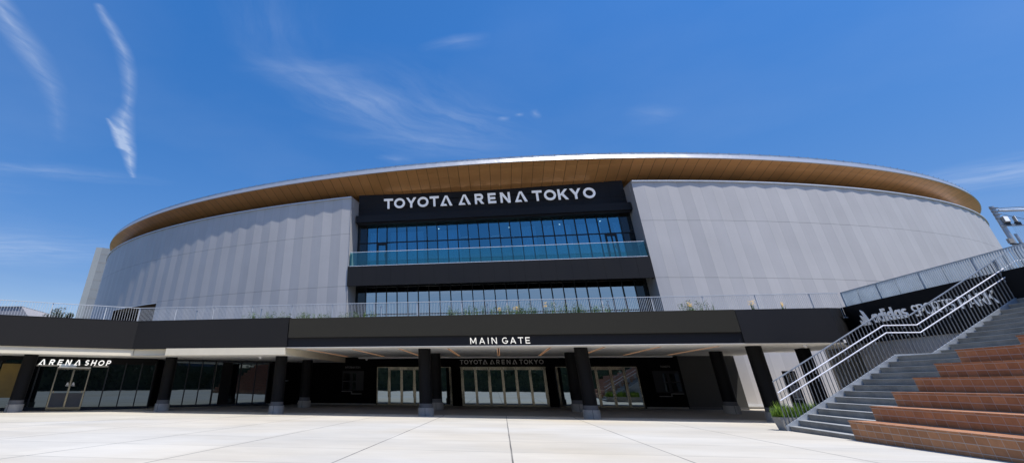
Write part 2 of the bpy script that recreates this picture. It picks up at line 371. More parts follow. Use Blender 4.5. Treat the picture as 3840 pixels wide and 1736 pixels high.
# ------------------------------------------------------------------ arena body
CX,CY,PH=-.459,65.535,.021
cp,sp_=cos(PH),sin(PH)
def L(u,v,z): return (CX+u*cp-v*sp_, CY+u*sp_+v*cp, z)
A_,B_=49.667,31.401
def ell(t,off=0.,a=A_,b=B_):
    u,v=a*cos(t),b*sin(t); nx,ny=cos(t)/a,sin(t)/b; l=sqrt(nx*nx+ny*ny)
    return u+off*nx/l, v+off*ny/l
def walk(t0,t1,step,a=A_,b=B_):
    out=[t0]; t=t0; sg=1 if t1>t0 else -1
    while (t1-t)*sg>0:
        ds=sqrt((a*sin(t))**2+(b*cos(t))**2); t+=sg*step/ds; out.append(t)
    return out
ZT=13.88
arena=thing('arena_building','large oval grey arena with folded metal cladding and a copper brown roof overhang','arena',L(0,-B_,0))
TR,TL=radians(-78.14),radians(-101.98)
FD=.05
def wall(ts,flip,z0,z1,skip=None):
    mb=MB()
    for i in range(len(ts)-1):
        if skip and skip(ts[i],ts[i+1]): continue
        o0=0 if i%2 else -FD; o1=-FD if i%2 else 0
        p=ell(ts[i],o0); q=ell(ts[i+1],o1)
        f=[L(*p,z0),L(*q,z0),L(*q,z1),L(*p,z1)]; u=[(i,z0),(i+1,z0),(i+1,z1),(i,z1)]
        if flip: f=f[::-1]; u=u[::-1]
        mb.face(f,u)
    return mb
tr=walk(TR,radians(90),.797); tl=walk(TL,radians(-270),.797)
H0,H1=radians(-125.4),radians(-136.)
obj('wall',wall(tr,False,0,ZT),M['clad'],arena)
w2=wall(tl,True,7.2,ZT); w3=wall(tl,True,0,7.2,skip=lambda a,b: H1<(a+b)/2<H0)
for f,u in zip(w3.f,w3.uv): w2.face([w3.v[i] for i in f],u)
obj('wall',w2,M['clad'],arena)
# recess behind the low opening on the left
mb=MB(); hs=[t for t in tl if H1-.012<t<H0+.012]
for a,b in zip(hs[:-1],hs[1:]):
    p0,p1=ell(a,-.02),ell(b,-.02); q0,q1=ell(a,-2.4),ell(b,-2.4)
    mb.face([L(*p0,7.2),L(*p1,7.2),L(*q1,7.02),L(*q0,7.02)])
obj('opening_soffit',mb,M['brown'],arena)
mb=MB()
for a,b in zip(hs[:-1],hs[1:]):
    q0,q1=ell(a,-2.4),ell(b,-2.4); mb.face([L(*q0,4),L(*q1,4),L(*q1,7.05),L(*q0,7.05)][::-1])
for t in (hs[0],hs[-1]):
    mb.face([L(*ell(t,-.06),3.9),L(*ell(t,-2.4),3.9),L(*ell(t,-2.4),7.1),L(*ell(t,-.06),7.2)])
obj('opening_recess',mb,M['black'],arena)
mb=MB()
for i,(a,b) in enumerate(zip(hs[:-1],hs[1:])):
    mb.face([L(*ell(a,.03),7.2),L(*ell(b,.03),7.2),L(*ell(b,.03),7.27),L(*ell(a,.03),7.27)][::-1])
    mb.face([L(*ell(a,.03),7.2),L(*ell(b,.03),7.2),L(*ell(b,-.05),7.2),L(*ell(a,-.05),7.2)])
obj('opening_trim',mb,M['cap'],arena)
# coping
def ring(mb,ts,o0,z0,o1,z1,rev,a=A_,b=B_,uvs=None,smooth=False):
    for i in range(len(ts)-1):
        p0,p1=ell(ts[i],o0,a,b),ell(ts[i+1],o0,a,b); q0,q1=ell(ts[i],o1,a,b),ell(ts[i+1],o1,a,b)
        f=[L(*p0,z0),L(*p1,z0),L(*q1,z1),L(*q0,z1)]; u=[(i,0),(i+1,0),(i+1,1),(i,1)]
        if rev: f=f[::-1]; u=u[::-1]
        mb.face(f,u,smooth)
for ts,rev in ((tr,False),(tl,True)):
    mb=MB()
    ring(mb,ts,.09,ZT-.01,.09,ZT+.075,rev); ring(mb,ts,.09,ZT+.075,-.5,ZT+.075,rev); ring(mb,ts,-.09,ZT-.012,.09,ZT-.01,rev)
    ring(mb,ts,-.5,ZT+.075,-.5,ZT-.6,rev)
    obj('coping',mb,M['cap'],arena)
# return walls of the central recess
UL,UR=-10.34,10.2
for s_,u0,u1 in ((-1,UL,-10.1),(1,UR,10.06)):
    mb=MB(); vi=-29.2
    f=[L(u0,-30.71,2.7),L(u1,vi,2.7),L(u1,vi,ZT),L(u0,-30.71,ZT)]
    mb.face(f if s_<0 else f[::-1],[(0,2.7),(1.9,2.7),(1.9,ZT),(0,ZT)])
    f=[L(u0-.0,-30.72,ZT),L(u1,vi,ZT),L(u1+s_*.3,vi,ZT+.07),L(u0+s_*.3,-30.72,ZT+.07)]; mb.face(f)
    f=[L(u0,-30.73,ZT-.01),L(u1-s_*.03,vi,ZT-.01),L(u1-s_*.03,vi,ZT+.075),L(u0,-30.73,ZT+.075)]; mb.face(f)
    obj('return_wall',mb,M['greywall'],arena)

# ------------------------------------------------------------------ roof: rim, soffit, top
RCX,RCY,RA,RB=-.40,66.05,49.93,32.4
_cx,_cy=CX,CY
def rring(mb,ts,o0,z0,o1,z1,rev=False,smooth=True,us=None):
    global CX,CY
    CX,CY=RCX,RCY; ring(mb,ts,o0,z0,o1,z1,rev,RA,RB,None,smooth); CX,CY=_cx,_cy
rts=walk(radians(90),radians(450),.79,RA,RB); rts[-1]=rts[0]+2*pi
roof=None
mb=MB(); rring(mb,rts,-.12,15.97,-8,16.6); rring(mb,rts,-8,16.6,-20,17.1); rring(mb,rts,-20,17.1,-31,17.2)
roof=obj('roof',mb,M['cap'],arena)
prof=[(0,15.47),(.5,15.27),(1.0,15.02),(1.5,14.79),(2.0,14.58),(2.6,14.46),(3.2,14.2),(3.8,13.7),(4.6,13.0)]
mb=MB()
for (a,za),(b,zb) in zip(prof[:-1],prof[1:]): rring(mb,rts,-a,za,-b,zb,True)
obj('soffit',mb,M['soffit'],roof)
mb=MB(); rring(mb,rts,.0,15.47,.06,15.50); rring(mb,rts,.06,15.50,-.05,15.80)
obj('rim',mb,M['rim'],roof)
mb=MB(); rring(mb,rts,-.05,15.80,-.08,15.825); rring(mb,rts,-.08,15.825,-.08,15.93); rring(mb,rts,-.08,15.93,-.14,15.965)
obj('upper_rim',mb,M['steel'],roof)
mb=MB()
for i in range(0,len(rts)-1):
    t=rts[i]; 
    if not radians(165)<t<radians(375): continue
    CX,CY=RCX,RCY; u,v=ell(t,-.05,RA,RB); p=L(u,v,15.96); CX,CY=_cx,_cy
    mb.box(p[0]-.015,p[0]+.015,p[1]-.015,p[1]+.015,15.95,15.995)
obj('snow_stop',mb,M['steel_dark'],roof)

# ------------------------------------------------------------------ recessed centre: header, glazing, balcony
VI=-29.2
mb=MB(); mb.box(-10.1,10.06,VI,VI+.3,12.05,15.1,L); obj('header_wall',mb,M['fascia_dark'],arena)
mb=MB(); mb.box(-10.11,10.07,-29.92,VI,12.12,12.66,L); mb.box(-10.0,9.98,-29.75,VI,11.99,12.118,L); hb=obj('header_beam',mb,M['fascia_dark'],arena)
mb=MB()
for k in range(10):
    u=-9.+2*k; mb.box(u-.006,u+.006,VI-.004,VI,12.7,14.3,L)
mb.box(-10.05,10.0,VI-.005,VI,13.32,13.33,L)
obj('panel_joint',mb,M['black'],arena)
grid=[-10.1]+[-9.33+.7745*k for k in range(25)]+[10.06]
def glazing(z0,z1,trans,pane_mat,low,door_bays=()):
    gw=MB(); gw.box(-10.1,10.06,VI+.08,VI+.14,z0,z0+.08,L); gw.box(-10.1,10.06,VI+.08,VI+.14,z1-.08,z1,L)
    gl=obj('curtain_wall',gw,M['mullion'],arena)
    for u in grid[1:-1]:
        m=MB(); m.box(u-.035,u+.035,VI-.02,VI+.12,z0,z1,L); obj('mullion',m,M['mullion'],gl)
    m=MB(); m.box(-10.1,10.06,VI-.002,VI+.10,trans-.035,trans+.035,L); obj('transom',m,M['mullion'],gl)
    for i,(a,b) in enumerate(zip(grid[:-1],grid[1:])):
        side = i in (0,len(grid)-2)
        for q0,q1 in ((z0,trans-.035),(trans+.035,z1)):
            m=MB(); t=random.uniform(-.012,.012)
            m.face([L(a+.03,VI+.05,q0),L(b-.03,VI+.05+t,q0),L(b-.03,VI+.05+t,q1),L(a+.03,VI+.05,q1)])
            obj('window_pane',m,M['glass_hi'] if side else pane_mat,gl)
    return gl
g1=glazing(8.7,12.0,10.68,M['glass_up'],False)
g2=glazing(4.0,7.9,7.47,M['glass_low'],True)
m=MB(); m.box(-10.1,10.06,VI+.0,VI+.10,5.56,5.63,L); obj('transom',m,M['mullion'],g2)
for uc in (-8.16,8.44):                              # terrace doors in the upper glazing
    m=MB()
    for s_ in (-1,1): m.box(uc+s_*.335-.06,uc+s_*.335+.06,VI-.03,VI+.04,8.7,10.66,L)
    m.box(uc-.275,uc+.275,VI-.03,VI+.04,10.5,10.66,L); d=obj('door',m,M['mullion'],g1)
    m=MB(); m.box(uc+.2,uc+.23,VI-.08,VI-.03,9.6,9.9,L); obj('door_handle',m,M['stainless'],g1)
# rooms behind the glass
m=MB(); m.box(-10.1,10.06,-25,-24.8,3.9,12.4,L); m.box(-10.1,10.06,VI+.35,-25,7.95,8.2,L); m.box(-10.1,10.06,VI+.35,-25,12.1,12.3,L)
m.box(-10.3,-10.1,VI+.2,-25,3.9,12.4,L); m.box(10.06,10.26,VI+.2,-25,3.9,12.4,L); obj('interior',m,M['interior'],arena)
def drape(u0,u1,z0,z1,v,amp,mat,wl=.16):
    m=MB(); n=max(2,int((u1-u0)/.03)); pts=[]
    for i in range(n+1):
        u=u0+(u1-u0)*i/n; pts.append((u,v+amp*sin(u/wl*2*pi)+amp*.6*sin(u*3.1)))
    for p,q in zip(pts[:-1],pts[1:]): m.face([L(p[0],p[1],z0),L(q[0],q[1],z0),L(q[0],q[1],z1),L(p[0],p[1],z1)],smooth=True)
    return m
for a,b in ((-9.2,-8.5),(-7.6,-5.0),(-4.0,-2.2),(2.2,3.4),(3.9,5.9),(6.3,8.0),(8.9,9.3)):
    obj('curtain',drape(a,b,8.75,11.6,VI+.6,.05,None),M['curtain'],arena)
for a,b in ((-9.9,-9.0),(-6.9,-5.5),(5.,5.4)):
    obj('blind',drape(a,b,4.1,7.4,VI+.5,.015,None,.1),M['blind'],arena)
for (u,v,z) in ((-8.1,-27.9,7.9),(-4.3,-27.4,7.9),(-.6,-27.8,7.9),(3.2,-27.5,7.9),(6.5,-27.8,7.9),(8.6,-27.8,7.9),(-3.9,-27.5,12.05),(5.4,-27.2,12.05),(8.3,-27.6,12.05),(1.6,-27.,12.05)):
    m=MB(); p=L(u,v,z); m.tube((p[0],p[1],p[2]-.03),(p[0],p[1],p[2]),.035,8); obj('ceiling_spot',m,M['spot'],arena)
for (u,v,r) in ((-1.9,-27.4,.42),(.55,-27.4,.45),(2.7,-27.2,.42)):      # ring lights
    m=MB(); n=28
    for i in range(n):
        a,b=2*pi*i/n,2*pi*(i+1)/n
        m.tube(L(u+r*cos(a),v+r*sin(a),11.2),L(u+r*cos(b),v+r*sin(b),11.2),.012,5,caps=False)
    obj('ring_light',m,M['letter'],arena)
# balcony
m=MB(); m.box(-10.37,10.18,-30.74,-30.60,7.32,8.67,L); m.box(-10.1,10.06,-30.60,VI-.03,8.0,8.66,L)
for s_,u in ((-1,-10.37),(1,10.18)):
    m.box(min(u,u-s_*.08),max(u,u-s_*.08),-30.60,-30.2,7.32,8.0,L)
bal=obj('balcony',m,M['fascia_dark'],arena)
m=MB()
for k in range(1,20): m.box(-10.3+1.03*k-.005,-10.3+1.03*k+.005,-30.744,-30.74,7.36,8.62,L)
obj('balcony_joint',m,M['black'],bal)
m=MB(); m.box(-10.25,10.05,-30.69,-30.66,9.665,9.69,L); m.box(-10.25,10.05,-30.72,-30.62,8.66,8.70,L); obj('balustrade_rail',m,M['rail'],bal)
n=14
for k in range(n):
    a=-10.25+20.3*k/n; b=a+20.3/n-.012
    m=MB(); m.face([L(a,-30.675,8.7),L(b,-30.675,8.7),L(b,-30.675,9.665),L(a,-30.675,9.665)]); obj('balustrade_pane',m,M['glass_rail'],bal)
for u in (-10.25,10.05):
    m=MB(); m.face([L(u,-30.675,8.7),L(u,-29.5,8.7),L(u,-29.5,9.665),L(u,-30.675,9.665)]); obj('balustrade_pane',m,M['glass_rail'],bal)

# big sign over the glazing
sign=thing('arena_sign','large white raised letters reading TOYOTA ARENA TOKYO high on the black band','sign',L(0,VI-.25,13.2))
dxl=Vector((cp,sp_,0)); nl=Vector((sp_,-cp,0))
for word,u0,u1 in (('TOYOTΛ',-8.0,-2.62),('ΛRENΛ',-2.14,3.03),('TOKYO',3.42,7.96)):
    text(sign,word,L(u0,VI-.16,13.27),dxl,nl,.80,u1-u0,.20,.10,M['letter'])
m=MB()
for z in (13.42,13.92): m.box(-7.9,7.85,VI-.05,VI-.02,z-.02,z+.02,L)
obj('mounting_rail',m,M['black'],sign)

# ------------------------------------------------------------------ podium with the entrance canopy
pod=thing('entrance_podium','black fronted podium with flat canopy on round black columns below the arena','podium',(0,24.04,0))
def wallseg(mb,a,b,z0,z1,t=.25):
    """vertical panel from a to b (front side to the camera), thickness t behind"""
    ax,ay=a; bx,by=b; dx,dy=bx-ax,by-ay; l=sqrt(dx*dx+dy*dy); nx,ny=-dy/l*t,dx/l*t
    mb.prism([(ax,ay,z0),(bx,by,z0),(bx,by,z1),(ax,ay,z1)],(nx,ny,0))
EL=(-32.4,14.07)
mb=MB(); wallseg(mb,EL,(-18.4,24.25),2.78,4.08); obj('fascia',mb,M['fascia'],pod)
mb=MB(); wallseg(mb,(-18.4,24.25),(-9.93,24.03),2.78,4.08); obj('fascia',mb,M['fascia'],pod)
mb=MB(); wallseg(mb,(-9.93,24.12),(9.86,24.12),2.78,3.2); obj('fascia_band',mb,M['fascia_dark'],pod)
mb=MB(); mb.box(-9.87,9.82,23.98,24.2,3.2,4.05); obj('fascia',mb,M['fascia_main'],pod)
mb=MB(); wallseg(mb,(9.86,24.04),(13.35,24.04),2.78,4.05); obj('fascia',mb,M['fascia_dark'],pod)
mb=MB(); mb.prism([(13.35,24.05,2.85),(16.35,28.6,2.85),(16.35,28.6,4.55),(13.35,24.05,4.05)],(-.1,.15,0)); obj('fascia_return',mb,M['black'],pod)
mb=MB()                                              # parapet coping
for a,b in ((EL,(-18.4,24.25)),((-18.4,24.25),(-9.9,24.06))): wallseg(mb,(a[0],a[1]-.01),(b[0],b[1]-.01),4.081,4.10,.3)
obj('coping',mb,M['fascia_dark'],pod)
# deck of the terrace
mb=MB()
deck=[(-60,-6.),(-18.5,24.45),(-9.9,24.25),(13.3,24.25),(16.5,28.6),(16.5,33.),(13.6,33.),(13.6,35.2),(10.,36.5),(-12,36.5),(-60,60)]
mb.face([(x,y,4.0) for x,y in deck]); obj('terrace_deck',mb,M['deck'],pod)
# ceilings
def cyl(mb,x,y,z0,z1,r,n=24): mb.tube((x,y,z0),(x,y,z1),r,n)
mb=MB(); mb.box(-9.98,13.6,24.3,34.45,2.78,2.9)
obj('canopy_ceiling',mb,M['soffit_white'],pod)
mb=MB(); mb.prism([(13.62,24.75,2.87),(16.2,28.7,2.87),(16.2,33,2.87),(13.62,33,2.87)],(0,0,.13)); obj('canopy_ceiling',mb,M['soffit_white'],pod)
mb=MB(); mb.box(-9.98,13.36,24.06,24.3,2.765,2.78); mb.box(-9.0,9.9,34.0,34.38,2.70,2.779); obj('ceiling_edge',mb,M['lip'],pod)
mb=MB(); low=[(-40,8.8),(-18.37,24.37),(-16.3,24.4),(-16.28,24.08),(-10.02,24.08),(-10.02,34.4),(-16,36.5),(-40,24.)]
mb.face([(x,y,2.49) for x,y in low][::-1]); obj('shop_ceiling',mb,M['soffit_white'],pod)
mb=MB()
wallseg(mb,(-33.0,13.73),(-18.36,24.37),2.475,2.778,.08)
wallseg(mb,(-18.36,24.40),(-16.3,24.5),2.475,2.778,.08)
mb.box(-16.3,-9.98,24.03,24.11,2.475,2.778); mb.box(-16.3,-16.22,24.11,24.5,2.475,2.778)
mb.box(-10.06,-9.98,24.11,34.4,2.475,2.778)
obj('bulkhead',mb,M['bulkhead'],pod)
# ceiling light slots
for k in range(9):
    x=-9.5+2.372*k; mb=MB()
    for dx in (-.055,.035): mb.box(x+dx,x+dx+.014,25.75,33.2,2.772,2.781)
    lt=obj('strip_light',mb,M['lamp_glow'],pod)
    mb=MB(); mb.box(x-.03,x+.03,25.75,33.2,2.776,2.7795); obj('light_slot',mb,M['concrete_dark'],lt)
for x,y,z in ((12.6,25.3,2.78),(-8.4,33.8,2.70),(-12.2,26.2,2.49)):
    mb=MB(); mb.tube((x,y,z),(x,y,z-.05),.09,14); mb.tube((x,y,z-.05),(x,y,z-.12),.075,14,.03); obj('dome_camera',mb,M['white'],pod)
cols=[(-23.0,22.93,2.49),(-17.45,26.4,2.49),(-10.9,25.9,2.49),(-3.55,25.95,2.78),(3.72,25.95,2.78),(10.9,25.95,2.78),
      (-11.1,30.3,2.49),(-3.52,30,2.78),(3.72,30,2.78),(10.8,30,2.78),(14.55,29.6,2.87)]
for x,y,z in cols:
    g=gz(y); mb=MB(); cyl(mb,x,y,g+.30,z+.02,.305,32); c=obj('column',mb,M['column'],pod)
    mb=MB(); cyl(mb,x,y,g+.34,g+.50,.309,32); obj('column_collar',mb,M['concrete_dark'],c)
    mb=MB(); cyl(mb,x,y,g-.02,g+.335,.365,32); obj('column_base',mb,M['concrete'],c)
    mb=MB(); mb.box(x-.006,x+.006,y-.372,y-.36,g,g+.335); obj('base_joint',mb,M['black'],c)
# main gate sign
gate=thing('gate_sign','white letters reading MAIN GATE on the black canopy edge','sign',(0.1,24.1,2.85))
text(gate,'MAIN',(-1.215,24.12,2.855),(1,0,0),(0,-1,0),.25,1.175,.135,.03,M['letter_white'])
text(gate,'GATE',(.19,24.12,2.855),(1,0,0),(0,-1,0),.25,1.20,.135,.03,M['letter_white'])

# ------------------------------------------------------------------ entrance wall and doors
YE=34.4
ent=thing('main_entrance','black entrance wall with stainless framed glass doors under the canopy','entrance',(0,YE,.1))
mb=MB(); mb.box(-13.2,10.25,YE,YE+.3,2.23,2.8); obj('header_wall',mb,M['blackwall'],ent)
for a,b in ((-13.2,-7.82),(7.90,10.25)):
    mb=MB(); mb.box(a,b,YE-.002,YE+.3,.05,2.232); obj('wall',mb,M['blackwall'],ent)
    mb=MB(); mb.box(a+.1,b-.05,YE-.03,YE-.003,.12,.20); obj('skirting',mb,M['concrete'],ent)
for a,b in ((-3.09,-2.50),(2.74,3.25)):
    mb=MB(); mb.box(a,b,YE+.5,YE+.7,.05,2.23); mb.box(a,b,YE,YE+.5,2.15,2.229); obj('vestibule',mb,M['blackwall'],ent)
mb=MB(); wallseg(mb,(-14.2,31.85),(-13.2,34.45),.05,2.5,.2); obj('wall',mb,M['blackwall'],ent)
mb=MB(); mb.box(-13.72,-13.38,33.2,33.35,1.40,1.46); obj('letter_slot',mb,M['steel_dark'],ent)
def doorset(xs,frame_l,frame_r,single=()):
    for i,x in enumerate(xs):
        w=.078 if i not in single else .04; mb=MB()
        for s_ in (-1,1):
            mb.box(x+s_*w*.55-w*.40,x+s_*w*.55+w*.40,YE-.07,YE+.02,.12,2.2)
        mb.box(x-.012,x+.012,YE-.04,YE+.02,.12,2.2)
        st=obj('door_stile',mb,M['stainless'],ent)
        if i not in single and i%2==0:
            mb=MB(); mb.box(x-.09,x-.065,YE-.115,YE-.07,.55,1.5); obj('door_handle',mb,M['stainless'],st)
            mb=MB(); mb.tube((x+.05,YE-.072,.85),(x+.05,YE-.085,.85),.018,8); obj('lock',mb,M['black'],st)
    for a,b in zip(xs[:-1],xs[1:]):
        mb=MB(); t=random.uniform(-.006,.006)
        mb.face([(a+.07,YE-.01,.12),(b-.07,YE-.01+t,.12),(b-.07,YE-.01+t,2.08),(a+.07,YE-.01,2.08)]); p=obj('door_pane',mb,M['glass_door'],ent)
        mb=MB(); mb.box(a+.085,b-.085,YE-.05,YE+.01,.12,.225); mb.box(a+.085,b-.085,YE-.05,YE+.01,2.06,2.19); obj('door_rail',mb,M['stainless'],p)
doorset([-7.0,-6.21,-5.385,-4.6,-3.78],0,0,())
doorset([-2.37,-1.55,-.715,.10,.92,1.74,2.60],0,0)
doorset([4.0,4.76,5.56,6.38,7.14],0,0)
for a,b in ((-7.76,-7.05),(-3.73,-3.15),(3.38,3.95),(7.19,7.84)):
    mb=MB(); mb.face([(a,YE-.012,.12),(b,YE-.012,.12),(b,YE-.012,2.19),(a,YE-.012,2.19)]); p=obj('side_pane',mb,M['glass_door'],ent)
    mb=MB(); mb.box(a,b,YE-.05,YE+.01,.12,.2); obj('door_rail',mb,M['stainless'],p)
for x in (-7.785,-3.12,3.32,7.87):
    mb=MB(); w=.06 if abs(x)<5 else .02; mb.box(x-w,x+w,YE-.09,YE+.02,.12,2.2); obj('frame_post',mb,M['stainless'],ent)
for a,b in ((-7.8,-3.1),(-2.5,2.72),(3.28,7.88)):
    mb=MB(); mb.box(a,b,YE-.085,YE+.02,2.195,2.228); obj('frame_head',mb,M['stainless'],ent)
mb=MB(); mb.box(10.27,13.3,34.50,34.62,.1,2.779); obj('passage_shade_panel',mb,M['passage'],ent)  # dark panel added before the cladding, deck shade put into its colour
mb=MB(); mb.box(10.27,13.3,34.47,34.5,.14,.22); obj('skirting',mb,M['concrete_dark'],ent)
t2=thing('entrance_sign','dull grey letters reading TOYOTA ARENA TOKYO above the entrance doors','sign',(0,YE,2.37))
for word,u0,u1 in (('TOYOTΛ',-2.47,-.76),('ΛRENΛ',-.61,1.05),('TOKYO',1.18,2.63)):
    text(t2,word,(u0,YE,2.375),(1,0,0),(0,-1,0),.245,u1-u0,.17,.05,M['letter_grey'])
t3=thing('information_sign','small dim letters reading INFORMATION on the black wall','sign',(-9.45,YE,2.15))
text(t3,'INFORMATION',(-9.965,YE-.002,2.15),(1,0,0),(0,-1,0),.12,1.02,.15,.02,M['letter_dim'])
t4=thing('tickets_sign','small dim letters reading TICKETS on the black wall','sign',(9.47,YE,2.175))
text(t4,'TICKETS',(9.19,YE-.002,2.175),(1,0,0),(0,-1,0),.10,.56,.15,.02,M['letter_dim'])
def counter(x,name_label,mir):
    c=thing('service_counter',name_label,'service window',(x,YE,.8))
    s_=-1 if mir else 1
    def bx(a,b,z0,z1,mat,nm,y0=-.02,y1=0):
        m=MB(); a,b=sorted((x+s_*a,x+s_*b)); m.box(a,b,YE-.003+y0,YE-.003+y1,z0,z1); obj(nm,m,mat,c)
    bx(-.06,1.36,.90,2.0,M['mullion'],'window_frame')
    for a,b in ((0,.47),(.65,.86)):
        for z0,z1 in ((.96,1.38),(1.45,1.87)): bx(a,b,z0,z1,M['glass_hi'],'window_pane',-.028,-.021)
    bx(-.03,.62,.83,.875,M['letter_dim'],'counter_shelf',-.18,-.0); bx(.62,1.28,.70,.745,M['letter_dim'],'counter_shelf',-.18,0); bx(.60,.63,.70,.875,M['letter_dim'],'shelf_end',-.18,0)
    return c
counter(-10.07,'dim service window with stepped counter below the INFORMATION letters',False)
counter(10.06,'dim service window with stepped counter below the TICKETS letters',True)
# ------------------------------------------------------------------ shop fronts on the left
SD=Vector((.8,.6,0)); SNn=Vector((.6,-.8,0))
def SF(o):
    def T(t,d,z): return (o[0]+.8*t-.6*d, o[1]+.6*t+.8*d, z)     # d: depth into the shop
    return T
TA=SF((-23.18,25.03)); TB=SF((-17.965,29.01))
shop=thing('arena_shop','dark glazed shop front with metal double doors under the low canopy','shop',TA(1.,0,.05))
def glazed(T,ts,z0,z1,parent,bars=True,skip=()):
    for i,(a,b) in enumerate(zip(ts[:-1],ts[1:])):
        if i in skip: continue
        m=MB(); w=random.uniform(-.008,.008)
        m.face([T(a+.03,.0,z0),T(b-.03,w,z0),T(b-.03,w,z1),T(a+.03,.0,z1)]); obj('window_pane',m,M['glass_shop'],parent)
    for t in ts:
        m=MB(); m.box(t-.03,t+.03,-.05,.05,z0-.1,z1+.1,T); obj('mullion',m,M['mullion'],parent)
ts1=[-6.5,-5.5,-4.5,-3.5,-2.6,-.85,0.]; ts2=[1.54,2.40,3.25,4.07,4.77]
glazed(TA,ts1,.17,2.15,shop); glazed(TA,ts2,.17,2.15,shop)
m=MB(); m.box(-6.5,0,-.06,.05,.02,.165,TA); m.box(1.54,4.8,-.06,.05,.02,.165,TA); obj('sill',m,M['mullion'],shop)
m=MB(); m.box(-6.5,4.8,.02,.06,2.15,2.5,TA); obj('header_wall',m,M['black'],shop)
m=MB(); m.box(-2.4,1.4,-.02,.02,2.16,2.30,TA); obj('header_glass',m,M['glass_shop'],shop)
m=MB(); m.box(-1.0,-.02,-.035,-.0,2.02,2.10,TA); m.box(1.62,2.38,-.035,0,2.02,2.10,TA); obj('header_rail',m,M['concrete'],shop)
m=MB(); m.box(4.77,4.85,-.05,2.5,.02,2.5,TA); m.box(4.85,6.4,2.3,2.5,.02,2.5,TA); obj('side_wall',m,M['black'],shop)
# doors
for a,b,hx in ((0.045,.77,.12),(.80,1.50,1.42)):
    m=MB(); m.box(a,b,-.03,.0,.05,1.93,TA); d=obj('door',m,M['glass_shop'],shop)
    m=MB(); m.box(a,b,-.05,-.031,.05,.16,TA); m.box(a,b,-.05,-.031,1.88,1.96,TA); obj('door_rail',m,M['stainless'],d)
    m=MB(); m.box(a+.02,b-.02,-.034,-.0305,.16,.80,TA); obj('lower_panel',m,M['concrete_dark'],d)
    m=MB(); m.box(hx-.03,hx+.03,-.08,-.03,.80,.90,TA); obj('door_handle',m,M['stainless'],d)
for x,w in ((.02,.03),(.785,.045),(1.53,.03)):
    m=MB(); m.box(x-w,x+w,-.075,.03,.05,1.99,TA); obj('door_post',m,M['stainless'],shop)
m=MB(); m.box(0,1.54,-.08,.03,1.955,2.0,TA); obj('door_head',m,M['lip'],shop)
for s_,x in ((-1,.66),(1,.92)):                     # small triangular emblem on each leaf
    m=MB()
    for q in ([(-.07,.06),(.07,.06),(.015,.17),(-.012,.17)],[(-.09,0),(.09,0),(.08,.03),(-.08,.03)]):
        m.prism([TA(x+a,-.036,1.12+b) for a,b in q],tuple(SNn*.004))
    obj('emblem',m,M['white'],shop)
m=MB(); m.box(-2.5,-1.55,.10,.14,.75,2.12,TA); obj('display_panel',m,M['gold'],shop)
m=MB(); m.face([TA(-2.5,-.01,.6),TA(-1.6,-.01,.6),TA(-1.6,-.01,2.12),TA(-2.5,-.01,2.12)]); obj('display_panel',m,M['gold'],shop)
ss=thing('shop_sign','white slanted letters reading ARENA SHOP above the glass doors','sign',TA(.8,-.1,2.08))
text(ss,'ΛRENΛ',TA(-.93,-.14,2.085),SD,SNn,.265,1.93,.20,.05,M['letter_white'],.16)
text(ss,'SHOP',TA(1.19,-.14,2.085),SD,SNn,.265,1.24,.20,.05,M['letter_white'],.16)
unit=thing('corner_unit','dark glazed shop front without a sign between two black columns','shop',TB(2,0,.1))
tb1=[-.7,0,.76,1.52]; tb2=[3.05,3.95,4.72]
glazed(TB,tb1,.2,2.38,unit); glazed(TB,tb2,.2,2.38,unit)
m=MB(); m.face([TB(1.6,0,.2),TB(1.92,0,.2),TB(1.92,0,2.38),TB(1.6,0,2.38)]); m.face([TB(2.52,0,.2),TB(2.98,0,.2),TB(2.98,0,2.38),TB(2.52,0,2.38)]); obj('window_pane',m,M['glass_shop'],unit)
m=MB(); m.box(1.92,2.52,-.03,.04,.1,2.38,TB); obj('door',m,M['black'],unit)
m=MB(); m.box(-.75,4.9,-.06,.05,.08,.2,TB); m.box(-.75,4.9,-.05,.05,2.385,2.5,TB); obj('frame',m,M['mullion'],unit)
m=MB(); m.box(4.9,5.3,-.02,.3,.05,2.5,TB); m.box(-.9,-.75,-.05,2.,.05,2.5,TB); obj('wall',m,M['blackwall'],unit)
m=MB(); m.box(4.8,5.25,-.05,-.021,.12,.22,TB); obj('skirting',m,M['concrete'],unit)

# ------------------------------------------------------------------ terrace fences
def fence(name,label,a,b,z0,z1,step,post=1.9,bw=.022,t=.012,mat='fence',rail=.022,group=None):
    ax,ay=a; bx,by=b; l=sqrt((bx-ax)**2+(by-ay)**2); dx,dy=(bx-ax)/l,(by-ay)/l
    def T(s,d,z): return (ax+dx*s-dy*d, ay+dy*s+dx*d, z)
    f=thing(name,label,'fence',(ax,ay,z0),group)
    m=MB(); m.box(0,l,-.02,.02,z1-.03,z1,T); obj('top_rail',m,M[mat],f)
    m=MB(); m.box(0,l,-.015,.015,z0+.08,z0+.105,T); obj('bottom_rail',m,M[mat],f)
    m=MB(); n=int(l/step)
    for i in range(n+1):
        s_=i*step; m.box(s_-bw/2,s_+bw/2,-t/2,t/2,z0+.1,z1-.028,T)
    obj('bars',m,M[mat],f)
    k=0; s_=.02
    while s_<l:
        m=MB(); m.box(s_-.022,s_+.022,.01,.05,z0-.02,z1-.03,T); obj('post',m,M['fence'],f); s_+=post
    return f
fence('terrace_fence','pale slim bar fence along the terrace on the left wing above the shop',(-33.0,18.05),(-20.95,27.45),4.0,5.2,.135,bw=.015,post=2.7)
fence('terrace_fence','pale slim bar fence along the terrace above the main gate canopy',(-20.95,27.45),(16.3,28.25),4.0,5.2,.083,bw=.015,post=2.4)
fence('terrace_fence','galvanised deep bar fence on top of the lettered black wing wall',(16.42,28.25),(16.42,8.),4.45,5.2,.10,bw=.016,t=.05,mat='fence_blue',post=1.25)

